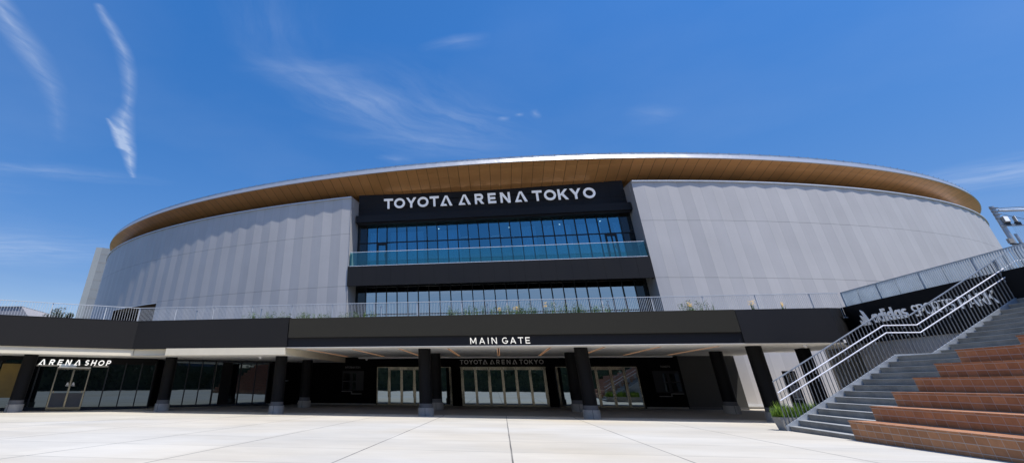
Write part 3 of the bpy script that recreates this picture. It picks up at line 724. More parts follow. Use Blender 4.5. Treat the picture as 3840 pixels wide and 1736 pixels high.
# terrace planting
def blade(m,x,y,z,h,w,lean,az):
    dx,dy=cos(az),sin(az); px,py=-dy*w/2,dx*w/2
    a=(x-px,y-py,z); b=(x+px,y+py,z); mx,my=x+dx*lean*.4,y+dy*lean*.4
    c=(mx+px*.8,my+py*.8,z+h*.6); d=(mx-px*.8,my-py*.8,z+h*.6); e=(x+dx*lean,y+dy*lean,z+h)
    m.face([a,b,c,d]); m.face([d,c,e])
def tuft(m,x,y,z,h,r,n):
    for _ in range(n):
        a=random.uniform(0,2*pi); q=r*sqrt(random.random())
        blade(m,x+q*cos(a),y+q*sin(a),z,h*random.uniform(.55,1.1),random.uniform(.012,.035),random.uniform(.03,.22)*h,random.uniform(0,2*pi))
def yf(x): return 26.9
m=MB()
for a,b,dn,hh in ((-13.8,-8.6,11,.72),(-8.3,-6.2,10,.66),(-2.4,-.4,13,.80),(-.2,2.0,16,.84),(2.6,5.6,13,.86),(5.9,6.5,6,.6),(8.7,10.2,10,.82)):
    for k in range(int((b-a)*dn)):
        x=random.uniform(a,b); y=26.8+random.uniform(-.25,.25); tuft(m,x,y,4.02,hh*random.choice((.66,.72,.78,.9)),.10,5)
        top=4.02+hh*random.choice((.62,.7,.76,.85,.98))
        for _q in range(30):
            p=Vector((x+random.gauss(0,.06),y+random.gauss(0,.06),top-random.random()*.3)); a_=Vector([random.gauss(0,1) for _ in range(3)]).normalized(); b_=a_.cross(Vector([random.gauss(0,1) for _ in range(3)])).normalized(); s_=random.uniform(.015,.035)
            m.face([p-a_*s_,p-b_*s_*.5,p+a_*s_,p+b_*s_*.5])
st=obj('terrace_planting',m,M['green']); st.location=(0,0,0); tag(st,'low green grassy planting along the terrace edge behind the canopy parapet','planting',kind='stuff')
def flower(x,y,z,h,lab,r=.11):
    f=thing('flower_clump',lab,'flowers',(x,y,z),'yellow flower clumps on the terrace')
    m=MB(); tuft(m,x,y,z,h*.95,.08,24); obj('foliage',m,M['green'],f)
    m=MB()
    for _ in range(26):
        a=random.uniform(0,2*pi); q=r*random.random()**.5; c=(x+q*cos(a),y+q*sin(a),z+h*random.uniform(.72,1.0)); s_=random.uniform(.010,.020)
        nx,ny=random.uniform(-1,1),random.uniform(-1,1)
        m.face([(c[0]-s_,c[1],c[2]-s_*.6),(c[0]+s_,c[1],c[2]-s_*nx*.5),(c[0]+s_*.5,c[1]+s_,c[2]+s_),(c[0]-s_,c[1]+s_*.5,c[2]+s_*.7)])
    obj('flower',m,M['yellow'],f)
flower(.25,26.7,4.02,.68,'low yellow flower clump left of the centre of the canopy parapet')
flower(1.05,26.7,4.02,.70,'yellow flower clump just left of the tallest one on the terrace',.17)
flower(2.5,26.7,4.02,.86,'tallest upright yellow flower clump above the MAIN GATE letters',.08)
flower(9.1,26.7,4.02,.68,'yellow flower clump below the right corner of the grey wall')
flower(11.75,26.7,4.02,.72,'rightmost yellow flower clump on the terrace parapet',.15)
flower(13.0,26.7,4.02,.60,'last faint yellow flower clump near the wing corner',.06)
for x,lab in ((-16.9,'far left'),(-12.9,'left'),(-6.,'mid left'),(-.35,'central'),(5.55,'right of centre')):
    m=MB(); m.tube((x,27.1,4.0),(x,27.1,4.9),.035,10); m.box(x-.05,x+.05,27.05,27.15,4.9,4.93)
    o=obj('bollard_light',m,M['steel'],loc=(x,27.1,4.0)); tag(o,'short grey post standing in the terrace planting, the %s one'%lab,'post','short posts in the terrace planting')

# ------------------------------------------------------------------ foliage helper for trees
def crown(m,c,rad,n,size,clumps=14,flat=.8):
    cs=[]
    for _ in range(clumps):
        while True:
            p=Vector([random.uniform(-1,1) for _ in range(3)])
            if p.length<1: break
        cs.append((Vector(c)+Vector((p.x*rad[0],p.y*rad[1],p.z*rad[2]))*.75,random.uniform(.25,.5)))
    for _ in range(n):
        k,s_=random.choice(cs); d=Vector([random.gauss(0,1) for _ in range(3)]).normalized()*random.random()**.4
        p=k+Vector((d.x*rad[0],d.y*rad[1],d.z*rad[2]*flat))*s_
        a=Vector([random.gauss(0,1) for _ in range(3)]).normalized(); b=a.cross(Vector([random.gauss(0,1) for _ in range(3)])).normalized()
        z=size*random.uniform(.6,1.3); m.face([p-a*z,p-b*z*.5,p+a*z,p+b*z*.5])
def tree(name,label,x,y,z0,h,rad,n,size,mat,group=None,trunk=.1,cat='tree'):
    t=thing(name,label,cat,(x,y,z0),group)
    m=MB(); m.tube((x,y,z0),(x+.05,y,z0+h*.6),trunk,8,trunk*.6)
    for k in range(5):
        a=k*1.3; m.tube((x,y,z0+h*(.35+.05*k)),(x+cos(a)*rad[0]*.6,y+sin(a)*rad[1]*.6,z0+h*(.65+.05*k)),trunk*.45,6,trunk*.15)
    obj('trunk',m,M['bark'],t)
    m=MB(); crown(m,(x,y,z0+h-rad[2]),rad,n,size); obj('crown',m,M[mat],t); return t
tree('small_tree','loose grey green tree top rising behind the left terrace fence',-36.8,38.,3.,4.05,(1.35,1.,1.15),1300,.085,'leaf_grey')
tree('small_tree','tiny grey green sapling at the left of the loose tree behind the fence',-39.0,38.5,3.,3.25,(.65,.6,.55),300,.07,'leaf_grey',trunk=.05)
tree('round_shrub','round dark green shrub standing at the foot of the pale tower',-28.6,30.5,4.0,1.45,(.55,.5,.55),1700,.05,'leaf_dark',trunk=.04,cat='shrub')

# ------------------------------------------------------------------ tower and low block behind, left
tw=thing('service_tower','tall pale cladded tower with a bright narrow edge behind the arena','tower',(-82,92,0))
P4=[(-85.6,96.),(-81.63,88.6),(-80.39,88.9),(-74.5,94.),(-78.,101.)]
zt=[26.9,26.15,26.1,25.9,26.4]
def wallface(i,j,z0=0): return [(*P4[i],z0),(*P4[j],z0),(*P4[j],25.6 if 0 else zt[j]),(*P4[i],zt[i])]
m=MB(); m.face(wallface(0,1)); m.face(wallface(2,3)); m.face(wallface(3,4)); m.face(wallface(4,0)); m.face([(*p,z) for p,z in zip(P4,zt)]); obj('wall',m,M['tower'],tw)
m=MB(); m.face(wallface(1,2,0.)); obj('sunlit_edge',m,M['tower_lit'],tw)
m=MB()
for k in range(14):
    z=2+k*1.75
    for i,j in ((0,1),(2,3)):
        a,b=Vector((*P4[i],z)),Vector((*P4[j],z)); n_=Vector(((b-a).y,-(b-a).x,0)).normalized()*.02
        m.face([a+n_,b+n_,b+n_+Vector((0,0,.07)),a+n_+Vector((0,0,.07))])
obj('panel_joint',m,M['concrete'],tw)
bx=thing('low_block','low plain grey block behind the left terrace fence','building',(-52,45,0))
m=MB(); m.prism([(-62,45.2,0),(-46.4,45,0),(-46.4,45,6.6),(-48.3,45,8.1),(-62,45.2,8.35)],(-3,8,0)); obj('wall',m,M['greybox'],bx)
m=MB(); m.prism([(-62,45.1,8.35),(-48.25,44.9,8.1),(-48.25,44.9,8.16),(-62,45.1,8.41)],(-3,8,0)); obj('roof',m,M['cap'],bx)

# ------------------------------------------------------------------ right wing wall with lettering
XW=16.35
wing=thing('wing_building','wing with black lettered upper wall and grey lower wall beside the stairs','building',(XW,24,0))
m=MB(); m.box(XW,XW+.3,8.,28.6,2.98,4.56); obj('upper_wall',m,M['black'],wing)
m=MB(); m.box(XW+.05,XW+.3,8.,28.6,.0,2.98); obj('lower_wall',m,M['greywall'],wing)
m=MB()
for y in (21.3,22.6,23.9,25.2,26.5,27.8): m.box(XW+.044,XW+.05,y-.006,y+.006,.05,2.97)
obj('panel_joint',m,M['concrete_dark'],wing)
m=MB(); m.box(XW+.3,60,6,31.8,3.6,4.0); obj('deck',m,M['concrete'],wing)
m=MB(); m.box(XW+.3,60,31.5,31.8,0.,3.6); obj('rear_wall',m,M['greywall'],wing)
ws=thing('wing_sign','pale three bar emblem and letters reading adidas SPORTS PARK on the black wing wall','sign',(XW,24,3.6))
dw=(0,-1,0); nw=(-1,0,0)
text(ws,'³',(XW,27.5,3.66),dw,nw,.60,.62,.2,.05,M['letter_wing'])
text(ws,'adidas',(XW,26.7,3.70),dw,nw,.46,2.15,.15,.05,M['letter_wing'])
text(ws,'SPORTS',(XW,24.25,3.69),dw,nw,.40,2.05,.11,.04,M['letter_wing'])
text(ws,'PARK',(XW,21.95,3.69),dw,nw,.40,1.50,.11,.04,M['letter_wing'])
m=MB(); m.box(17.4,19.4,18.6,18.9,4.02,4.62); o=obj('parapet_block',m,M['concrete'],loc=(18,18.7,4.)); tag(o,'pale concrete parapet block at the head of the stairs','parapet')

# ------------------------------------------------------------------ stairs
x0s=8.667; R_=.1597; T_=.3093
noses=[x0s+T_*k for k in range(13)]+[13.608+.304*(k-13) for k in range(13,25)]
YS0,YS1=16.5,19.86
stair=thing('staircase','grey concrete staircase rising to the right beside terracotta seating','staircase',(8.6,18.2,.07))
for k,x in enumerate(noses):
    z1=.2+R_*k; z0=.0 if k==0 else .2+R_*(k-1)-.0; xe=18.5 if k<24 else 20
    m=MB(); m.box(x-.03,xe,YS0+.001*k,YS1-.001*k,z0,z1-.012); s_=obj('step',m,M['step'],stair)
    m=MB(); m.box(x-.04,(noses[k+1] if k<24 else xe)-.031,YS0,YS1-.001*k,z1-.0115,z1); obj('tread',m,M['tread_lit'],s_)
pts=[(8.55,.0),(8.55,.20),(8.62,.235),(12.354,2.168),(13.362,2.20),(16.62,3.90),(17.1,4.1),(17.1,0.)]
m=MB(); m.prism([(x,19.865,z) for x,z in pts],(0,.07,0)); obj('stringer',m,M['stringer'],stair)
m=MB(); m.box(16.6,17.3,19.0,19.9,3.7,4.03); obj('landing_edge',m,M['concrete'],stair)
# railing
rl=thing('stair_railing','galvanised bar railing with two bright handrails climbing the staircase','railing',(8.6,19.9,.2))
YR=19.9
tp_=[(8.59,1.41),(12.33,3.324),(13.27,3.324),(17.25,5.386),(19.,5.386)]
hi=[(8.64,1.09),(12.38,3.008),(13.32,3.011),(16.97,4.896),(17.25,4.92)]; lo=[(8.64,.876),(12.377,2.793),(13.32,2.791),(16.98,4.683),(17.5,4.69)]
def interp(P,x):
    for (a,b),(c,d) in zip(P[:-1],P[1:]):
        if x<=c: return b+(d-b)*(x-a)/(c-a)
    return P[-1][1]
m=MB()
for (a,b),(c,d) in zip(tp_[:-1],tp_[1:]): m.prism([(a,YR-.025,b-.03),(c,YR-.025,d-.03),(c,YR-.025,d),(a,YR-.025,b)],(0,.05,0))
obj('top_rail',m,M['steel'],rl)
YH=19.83; sc=YH/19.9
def psc(P): return [(x*sc, YH, 1.3+(z-1.3)*sc) for x,z in P]
m=MB(); m.path(psc(hi),.0165,10); obj('handrail',m,M['rail'],rl)
m=MB(); m.path(psc(lo),.0165,10); obj('handrail',m,M['rail'],rl)
strl=[(8.55,.20),(8.62,.235),(12.354,2.168),(13.362,2.20),(16.62,3.90),(17.1,4.1),(19,4.1)]
bar=None; x=8.6; i=0
while x<18.6:
    zb=interp(strl,x)-.05; zt_=interp(tp_,x)-.03
    m=MB(); m.box(x-.006,x+.006,YR-.016,YR+.016,zb,zt_); obj('baluster',m,M['steel_dark'],rl); x+=.112; i+=1
for x in (8.85,9.9,10.95,11.9,12.45,12.9,13.35,14.3,15.3,16.3):
    zt_=interp(hi,x)
    m=MB()
    for q in (interp(hi,x),interp(lo,x)):
        m=MB(); m.tube((x,YR-.02,q-.09),(x*1.,YH-.004,q-.085),.008,6); m.tube((x,YH,q-.092),(x,YH,q-.015),.008,6); obj('bracket',m,M['steel'],rl)

# ------------------------------------------------------------------ terracotta seating tiers
seat=thing('seating_terrace','stepped terracotta tiled seating tiers beside the grey staircase','seating',(8.56,16.5,.1))
def tierx(k): return 8.555+.612*k if k<=5 else 13.09+.612*(k-6)
for k in range(12):
    xa=tierx(k); xb=tierx(k+1)+.05; z1=.53+.318*k; z0=.0 if k==0 else z1-.318; ya,yb=4.,16.5-.002*k
    m=MB()
    m.face([(xa,yb,z0),(xa,ya,z0),(xa,ya,z1-.03),(xa,yb,z1-.03)],[(0,z1-z0),(yb-ya,z1-z0),(yb-ya,.03),(0,.03)])
    m.face([(xa,yb,z0),(xa,yb,z1-.03),(18.5,yb,z1-.03),(18.5,yb,z0)][::-1],[(0,z1-z0),(9,z1-z0),(9,.03),(0,.03)][::-1])
    t=obj('seat_tier',m,M['tile'],seat)
    m=MB(); m.box(xa-.012,18.5,ya,yb+.012,z1-.03,z1)
    # seat surface carries the tile grid too
    m2=MB()
    for f in m.f: 
        pts_=[m.v[i] for i in f]; m2.face(pts_,[(p[1]*-1+16.5,(p[0]-xa)+.045 if abs(p[2]-z1)<1e-6 else .02) for p in pts_])
    obj('tier_edge',m2,M['tile'],t)

# ------------------------------------------------------------------ planter trough
pl=thing('planter_trough','grey concrete trough at the foot of the staircase','planter',(9.4,20.3,.05))
m=MB(); xa,xb,ya,yb=8.50,10.9,19.97,20.52; zb,zt2=gz(20.2),.42
b=[(xa+.06,ya+.0,zb),(xb-.06,ya+.0,zb),(xb-.06,yb-.06,zb),(xa+.06,yb-.06,zb)]; t_=[(xa-.02,ya,zt2),(xb,ya,zt2),(xb,yb,zt2),(xa-.02,yb,zt2)]
for i in range(4):
    j=(i+1)%4; m.face([b[i],b[j],t_[j],t_[i]])
inn=[(xa+.03,ya+.05,zt2),(xb-.05,ya+.05,zt2),(xb-.05,yb-.05,zt2),(xa+.03,yb-.05,zt2)]
for i in range(4):
    j=(i+1)%4; m.face([t_[i],t_[j],inn[j],inn[i]])
obj('trough',m,M['concrete'],pl)
m=MB(); m.face([(p[0],p[1],zt2-.04) for p in inn]); obj('soil',m,M['soil'],pl)
m=MB()
for k in range(46):
    x=random.uniform(xa+.05,xb-.1); y=random.uniform(ya+.08,yb-.06); tuft(m,x,y,zt2-.03,random.uniform(.28,.47),.09,46)
for _ in range(150):
    y=random.uniform(ya+.05,yb-.05); blade(m,xa+.08,y,zt2-.02,random.uniform(-.02,.16),.02,random.uniform(.1,.22),pi+random.uniform(-.8,.8))
o=obj('ornamental_grass',m,M['yellowgreen'],loc=(9.6,20.25,.4)); tag(o,'bright green arching grass filling the concrete trough','plant')

# ------------------------------------------------------------------ information board in the passage
ib=thing('information_board','black standing board with white gridded map in front of the sunlit wall','board',(13.8,30.,.1))
m=MB(); m.box(13.55,14.08,30.,30.12,.1,1.91); obj('body',m,M['mullion'],ib)
m=MB(); m.box(13.63,14.0,29.99,30.0,.80,1.33); obj('lower_panel',m,M['greybox'],ib)
m=MB(); m.box(13.68,14.03,29.985,30.0,.70,.775); obj('notice',m,M['white'],ib)
m=MB()
for k in range(5):
    z=1.40+.1*k; m.box(13.62,14.02,29.99,29.999,z,z+.008)
    x=13.64+.09*k; m.box(x,x+.008,29.988,29.998,1.38,1.82)
obj('grid_lines',m,M['white'],ib)
m=MB()
for _ in range(14):
    x=13.66+.09*random.randint(0,3)+random.uniform(0,.03); z=1.42+.1*random.randint(0,3); m.box(x,x+.03,29.984,29.987,z,z+.035)
obj('pictogram',m,M['white'],ib)
m=MB()
for z0,z1,d in ((.22,.30,.06),(.30,.36,.03)): 
    ts=[t for t in tr if t<radians(-66)]
    for a,b in zip(ts[:-1],ts[1:]):
        m.face([L(*ell(a,d),z0),L(*ell(b,d),z0),L(*ell(b,d),z1),L(*ell(a,d),z1)]); m.face([L(*ell(a,d),z1),L(*ell(b,d),z1),L(*ell(b,-.06),z1),L(*ell(a,-.06),z1)])
obj('skirting',m,M['cap'],arena)

# ------------------------------------------------------------------ mast, floodlights and net at the right
mast=thing('net_mast','tall galvanised twin tube mast carrying the ball net at the right edge','mast',(21.66,25,4.))
m=MB(); m.tube((21.62,25.0,4.0),(21.62,25.0,8.10),.085,16); m.tube((21.95,25.0,4.),(21.86,25.,6.9),.05,12); obj('pole',m,M['steel'],mast)
m=MB(); m.tube((21.8,25,7.90),(27.,25,7.84),.05,12); m.tube((21.7,25,7.98),(27,25,8.02),.012,6); obj('top_bar',m,M['steel'],mast)
m=MB(); m.tube((21.7,25,7.80),(23.2,25,7.25),.010,5); m.tube((21.7,25,8.02),(27,25,8.08),.010,5); m.tube((21.75,25,6.5),(27,25,6.5),.02,6); obj('cable',m,M['mullion'],mast)
m=MB()
for z in (7.55,7.72,7.85,8.0): m.box(21.5,21.75,24.88,25.0,z,z+.03)
obj('clamp',m,M['steel_dark'],mast)
m=MB(); m.box(21.42,22.25,24.85,24.90,7.20,7.24); m.box(21.5,22.1,24.85,24.9,7.26,7.285); obj('cross_arm',m,M['steel_dark'],mast)
for i,(x,ax) in enumerate(((21.72,0),(22.08,.35))):
    f=thing('floodlight','square grey floodlight on the mast arm, %s'%('the one nearer the pole' if i==0 else 'the outer one turned sideways'),'floodlight',(x,24.85,7.28),'floodlights on the net mast')
    w=.11 if i==0 else .07
    m=MB(); m.prism([(x-w,24.78,7.38),(x+w,24.82+ax*.2,7.38),(x+w,24.82+ax*.2,7.62),(x-w,24.78,7.62)],(.0,.12,-.05)); obj('housing',m,M['concrete'],f)
    m=MB(); m.prism([(x-w+.02,24.775,7.40),(x+w-.02,24.80+ax*.2,7.40),(x+w-.02,24.80+ax*.2,7.60),(x-w+.02,24.775,7.60)],(0,.01,0)); obj('lens',m,M['letter'],f)
    m=MB(); m.box(x-.09,x+.09,24.84,24.92,7.24,7.36); obj('bracket',m,M['mullion'],f)
f=thing('floodlight','small dark lamp low on the mast just above the fence','floodlight',(21.5,24.9,6.45),'floodlights on the net mast')
m=MB(); m.box(21.35,21.5,24.8,24.92,6.5,6.68); obj('housing',m,M['concrete'],f); m=MB(); m.box(21.35,21.8,24.84,24.88,6.44,6.48); obj('bracket',m,M['mullion'],f)
m=MB(); z=6.5
while z<7.9:
    m.box(21.95,27,25.05,25.052,z,z+.006); z+=.07
x=21.98
while x<25.5:
    m.box(x,x+.005,25.053,25.055,5.2,7.9); x+=.07
o=obj('ball_net',m,M['steel'],loc=(24,25,5.2)); tag(o,'fine pale net hanging from the bar of the mast','net')

# ------------------------------------------------------------------ what stands across the plaza (mirrored in the glass)
for i,(x,w,h) in enumerate(((-30,26,7.),(4,28,5.5),(38,24,8.))):
    pass
def hedge(name,label,x0,x1,y,h,n):
    t=thing(name,label,'hedge',((x0+x1)/2,y,.28)); m=MB()
    for _ in range(n):
        x=random.uniform(x0,x1); hh=h*(.8+.2*sin(x*.7)+.15*sin(x*1.9)); z=.28+hh*random.random()**.6; yy=y+random.uniform(-.7,.7)
        a=Vector([random.gauss(0,1) for _ in range(3)]).normalized(); b=a.cross(Vector([random.gauss(0,1) for _ in range(3)])).normalized(); s_=random.uniform(.12,.3)
        p=Vector((x,yy,z)); m.face([p-a*s_,p-b*s_*.6,p+a*s_,p+b*s_*.6])
    obj('foliage',m,M['leaf_dark'],t)
    m=MB(); m.box(x0,x1,y-.3,y+.3,.2,h*.85); obj('branches',m,M['leaf_dark'],t)
hedge('clipped_hedge','long dark green hedge across the plaza, mirrored in the entrance doors',-45,45,-17,4.3,12000)
ob=thing('opposite_building','dark blue grey building across the plaza, mirrored in the doors','building',(0,-45,.3))
m=MB(); m.box(-60,60,-60,-45,.2,12); obj('wall',m,M['opp'] if 'opp' in M else M['greybox'],ob)
m=MB()
for k in range(18):
    for z in (1.5,4.6): m.box(-29+3*k,-27+3*k,-45.02,-44.97,z,z+1.8)
obj('window_pane',m,M['mullion'],ob)

# ------------------------------------------------------------------ camera
cam=bpy.data.cameras.new('camera'); co=bpy.data.objects.new('camera',cam); COL.objects.link(co); S.camera=co
from mathutils import Matrix
fwv=Vector(CAM_F); rv=Vector(CAM_R); uv_=Vector(CAM_U)
Mx=Matrix((rv,uv_,-fwv)).transposed().to_4x4(); Mx.translation=Vector((0,0,1.3)); co.matrix_world=Mx
cam.sensor_fit='HORIZONTAL'; cam.sensor_width=36; cam.lens=1802.72/3840*36
cam.shift_x=(1920-1467.73)/3840; cam.shift_y=(419.98-868)/3840
cam.clip_start=.05; cam.clip_end=5000

# ------------------------------------------------------------------ light
EL_,AZ=radians(66),radians(55)                       # azimuth measured from -Y towards +X
sd=Vector((sin(AZ)*cos(EL_),-cos(AZ)*cos(EL_),sin(EL_)))
sl=bpy.data.lights.new('sun','SUN'); sl.energy=5.0; sl.angle=radians(.5); sl.color=(1,.95,.87)
so=bpy.data.objects.new('sun',sl); COL.objects.link(so); so.rotation_euler=(-sd).to_track_quat('-Z','Y').to_euler(); so.location=(20,-20,60)
W=bpy.data.worlds.new('World'); S.world=W; W.use_nodes=True; nt=W.node_tree; nt.nodes.clear()
out=nt.nodes.new('ShaderNodeOutputWorld'); bg=nt.nodes.new('ShaderNodeBackground'); nt.links.new(bg.outputs[0],out.inputs[0])
sky=nt.nodes.new('ShaderNodeTexSky'); sky.sky_type='NISHITA'; sky.sun_disc=False; sky.sun_elevation=EL_; sky.sun_rotation=atan2(sd.x,sd.y)
sky.air_density=1.0; sky.dust_density=.6; sky.ozone_density=2.2; sky.altitude=0
hsv=nt.nodes.new('ShaderNodeHueSaturation'); hsv.inputs['Saturation'].default_value=1.36; hsv.inputs['Value'].default_value=1.62
nt.links.new(sky.outputs[0],hsv.inputs['Color'])
tc=nt.nodes.new('ShaderNodeTexCoord').outputs['Generated']
sp=nt.nodes.new('ShaderNodeSeparateXYZ'); nt.links.new(tc,sp.inputs[0])
cr=nt.nodes.new('ShaderNodeValToRGB'); nt.links.new(sp.outputs[2],cr.inputs[0])
for i,(q,c_) in enumerate(((.15,(.69,.63,.74)),(.38,(.87,.84,.95)),(.62,(1.02,1.04,1.17)),(.88,(1.22,1.14,1.2)))):
    e_=cr.color_ramp.elements[i] if i<2 else cr.color_ramp.elements.new(q)
    e_.position=q; e_.color=(c_[0]/1.25,c_[1]/1.25,c_[2]/1.25,1)
skc=mixc(nt,1.,hsv.outputs[0],cr.outputs[0],'MULTIPLY'); skc=mixc(nt,1.,skc,(1.25,1.25,1.25),'MULTIPLY')
zc=math_(nt,'MAXIMUM',sp.outputs[2],.03)
cb=nt.nodes.new('ShaderNodeCombineXYZ'); nt.links.new(math_(nt,'DIVIDE',sp.outputs[0],zc),cb.inputs[0]); nt.links.new(math_(nt,'DIVIDE',sp.outputs[1],zc),cb.inputs[1])
P0=cb.outputs[0]
nz=nt.nodes.new('ShaderNodeTexNoise'); nz.inputs['Scale'].default_value=2.2; nz.inputs['Detail'].default_value=5; nt.links.new(P0,nz.inputs['Vector'])
off=nt.nodes.new('ShaderNodeVectorMath'); off.operation='SUBTRACT'; nt.links.new(nz.outputs['Color'],off.inputs[0]); off.inputs[1].default_value=(.5,.5,.5)
ofs=nt.nodes.new('ShaderNodeVectorMath'); ofs.operation='SCALE'; nt.links.new(off.outputs[0],ofs.inputs[0]); ofs.inputs['Scale'].default_value=.22
ad=nt.nodes.new('ShaderNodeVectorMath'); ad.operation='ADD'; nt.links.new(P0,ad.inputs[0]); nt.links.new(ofs.outputs[0],ad.inputs[1]); PW_=ad.outputs[0]
ofs2=nt.nodes.new('ShaderNodeVectorMath'); ofs2.operation='SCALE'; nt.links.new(off.outputs[0],ofs2.inputs[0]); ofs2.inputs['Scale'].default_value=.06
ad2=nt.nodes.new('ShaderNodeVectorMath'); ad2.operation='ADD'; nt.links.new(P0,ad2.inputs[0]); nt.links.new(ofs2.outputs[0],ad2.inputs[1]); PF_=ad2.outputs[0]
def streak(a,b,w,st,vec,soft=1.,fib=True):
    """elongated wisp between plane points a and b"""
    ax,ay=a; bx_,by_=b; l=sqrt((bx_-ax)**2+(by_-ay)**2); ang=atan2(by_-ay,bx_-ax)
    mp=nt.nodes.new('ShaderNodeVectorMath'); mp.operation='SUBTRACT'; nt.links.new(vec,mp.inputs[0]); mp.inputs[1].default_value=((ax+bx_)/2,(ay+by_)/2,0)
    rt=nt.nodes.new('ShaderNodeVectorRotate'); rt.rotation_type='Z_AXIS'; rt.inputs['Angle'].default_value=-ang; nt.links.new(mp.outputs[0],rt.inputs['Vector'])
    scv=nt.nodes.new('ShaderNodeVectorMath'); scv.operation='MULTIPLY'; nt.links.new(rt.outputs[0],scv.inputs[0]); scv.inputs[1].default_value=(2/l,1/w,0)
    ln=nt.nodes.new('ShaderNodeVectorMath'); ln.operation='LENGTH'; nt.links.new(scv.outputs[0],ln.inputs[0])
    m_=ramp(nt,ln.outputs['Value'],0,1,1,0); m_=math_(nt,'POWER',m_,1.3*soft)
    if fib:
        f1=nt.nodes.new('ShaderNodeTexNoise'); f1.inputs['Scale'].default_value=1.; f1.inputs['Detail'].default_value=6; f1.inputs['Roughness'].default_value=.62
        s2=nt.nodes.new('ShaderNodeVectorMath'); s2.operation='MULTIPLY'; nt.links.new(rt.outputs[0],s2.inputs[0]); s2.inputs[1].default_value=(2.2,11.,1); nt.links.new(s2.outputs[0],f1.inputs['Vector'])
        m_=math_(nt,'MULTIPLY',m_,ramp(nt,f1.outputs['Fac'],.34,.66,.12,1.15))
    return math_(nt,'MULTIPLY',m_,st)
acc=None
W_=[((-.78,1.10),(-.22,2.2),.20,.30,PW_,1.,True),((-.60,1.3),(-.22,2.0),.16,.22,PW_,1.,True),((-.60,1.25),(.35,2.35),.34,.26,PW_,1.2,True),((-.80,1.8),(.3,2.3),.26,.26,PW_,1.,True),((-.9,1.3),(-.3,1.5),.16,.20,PW_,1.,True),((-.5,.8),(-.7,1.4),.25,.12,PW_,1.,True),
    ((-.20,1.36),(.10,1.33),.07,.30,PW_,1.,True),((.08,1.84),(.13,1.90),.03,.40,PW_,1.,True),((.15,1.83),(.19,1.87),.026,.40,PW_,1.,True),((.22,1.80),(.26,1.92),.026,.36,PW_,1.,True),((.6,1.95),(.9,2.0),.10,.18,PW_,1.,True),((-.55,2.2),(-.3,2.25),.07,.25,PW_,1.,True),
    ((2.1,3.3),(3.9,2.5),.40,.75,PW_,1.,True),((-3.0,1.75),(-1.7,2.3),.16,.30,PW_,1.,True),((-6.,2.9),(-2.6,3.9),.9,.5,PW_,1.,True),((-4.6,1.2),(-2.4,2.3),.35,.34,PW_,1.,True),
    ((1.4,.3),(3.2,2.2),.5,.14,PW_,1.,True),((-1.2,-3.2),(1.5,-2.7),.35,1.1,PW_,1.,True),((-.2,-2.3),(1.6,-3.6),.3,1.,PW_,1.,True),((-1.6,-2.4),(-.2,-3.6),.3,.8,PW_,1.,True),((-4,-6.2),(4,-5.6),1.6,1.2,PW_,1.,True)]
for w_ in W_:
    q=streak(*w_); acc=q if acc is None else math_(nt,'ADD',acc,q)
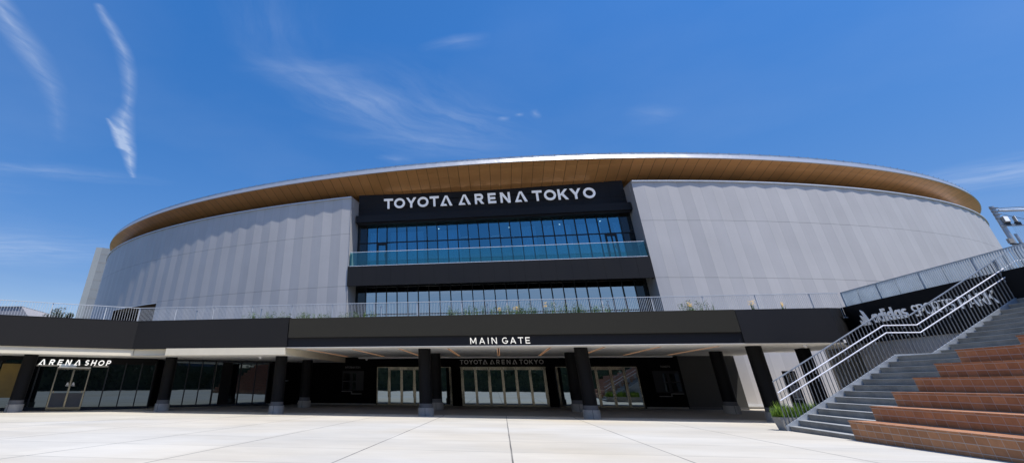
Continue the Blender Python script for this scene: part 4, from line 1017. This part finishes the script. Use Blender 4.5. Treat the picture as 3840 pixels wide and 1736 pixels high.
def wisp(pts,ws,sts,vec):
    """a continuous curved wisp: distance to a polyline with changing width and density"""
    s3=nt.nodes.new('ShaderNodeSeparateXYZ'); nt.links.new(vec,s3.inputs[0]); X,Y=s3.outputs[0],s3.outputs[1]; best=None
    for i in range(len(pts)-1):
        (ax,ay),(bx_,by_)=pts[i],pts[i+1]; dx,dy=bx_-ax,by_-ay; l2=dx*dx+dy*dy
        px=math_(nt,'SUBTRACT',X,ax); py=math_(nt,'SUBTRACT',Y,ay)
        t=math_(nt,'ADD',math_(nt,'MULTIPLY',px,dx/l2),math_(nt,'MULTIPLY',py,dy/l2)); t=ramp(nt,t,0,1,0,1)
        qx=math_(nt,'SUBTRACT',px,math_(nt,'MULTIPLY',t,dx)); qy=math_(nt,'SUBTRACT',py,math_(nt,'MULTIPLY',t,dy))
        d=math_(nt,'SQRT',math_(nt,'ADD',math_(nt,'MULTIPLY',qx,qx),math_(nt,'MULTIPLY',qy,qy)))
        w=math_(nt,'ADD',ws[i],math_(nt,'MULTIPLY',t,ws[i+1]-ws[i])); s_=math_(nt,'ADD',sts[i],math_(nt,'MULTIPLY',t,sts[i+1]-sts[i]))
        v=ramp(nt,math_(nt,'DIVIDE',d,w),0,1,1,0); v=math_(nt,'MULTIPLY',math_(nt,'POWER',v,1.4),s_)
        best=v if best is None else math_(nt,'MAXIMUM',best,v)
    f=nt.nodes.new('ShaderNodeTexNoise'); f.inputs['Scale'].default_value=9; f.inputs['Detail'].default_value=6; f.inputs['Roughness'].default_value=.6
    mp=nt.nodes.new('ShaderNodeMapping'); mp.inputs['Rotation'].default_value=(0,0,.9); mp.inputs['Scale'].default_value=(2.2,.55,1); nt.links.new(vec,mp.inputs['Vector']); nt.links.new(mp.outputs[0],f.inputs['Vector'])
    return math_(nt,'MULTIPLY',best,ramp(nt,f.outputs['Fac'],.32,.64,.35,1.15))
for w_ in (([(-1.094, 0.929), (-1.123, 1.007), (-1.164, 1.112), (-1.241, 1.251), (-1.331, 1.365), (-1.428, 1.479), (-1.525, 1.584), (-1.663, 1.777), (-1.774, 1.965), (-1.914, 2.189)],[.018,.028,.035,.04,.035,.035,.06,.055,.040,.02],[.5,.45,.5,.45,.34,.45,.8,1.1,1.0,.5],PF_),([(-1.582, 1.559), (-1.632, 1.689), (-1.718, 1.848)],[.012,.03,.04],[.4,1.0,1.1],PF_),
           ([(-1.352, 0.795), (-1.397, 0.869), (-1.446, 0.962), (-1.518, 1.118), (-1.607, 1.276), (-1.752, 1.479), (-1.954, 1.721)],[.05,.06,.07,.075,.06,.05,.04],[.5,.55,.5,.4,.24,.16,.05],PF_)):
    acc=math_(nt,'ADD',acc,wisp(*w_))
fn=nt.nodes.new('ShaderNodeTexNoise'); fn.inputs['Scale'].default_value=.55; fn.inputs['Detail'].default_value=6; nt.links.new(P0,fn.inputs['Vector'])
acc=math_(nt,'ADD',acc,ramp(nt,fn.outputs['Fac'],.48,.75,0,.14))
acc=math_(nt,'MULTIPLY',math_(nt,'MULTIPLY',math_(nt,'MINIMUM',acc,.95),.62),ramp(nt,sp.outputs[2],.05,.2,.35,1))
cc=mixc(nt,acc,skc,(6.4,7.4,9.2)); nt.links.new(cc,bg.inputs['Color']); bg.inputs['Strength'].default_value=.1

S.render.engine='CYCLES'
S.view_settings.view_transform='Standard'; S.view_settings.look='None'; S.view_settings.exposure=0; S.view_settings.gamma=1
S.cycles.max_bounces=8; S.cycles.transparent_max_bounces=12; S.cycles.use_denoising=True
S.cycles.sample_clamp_indirect=8
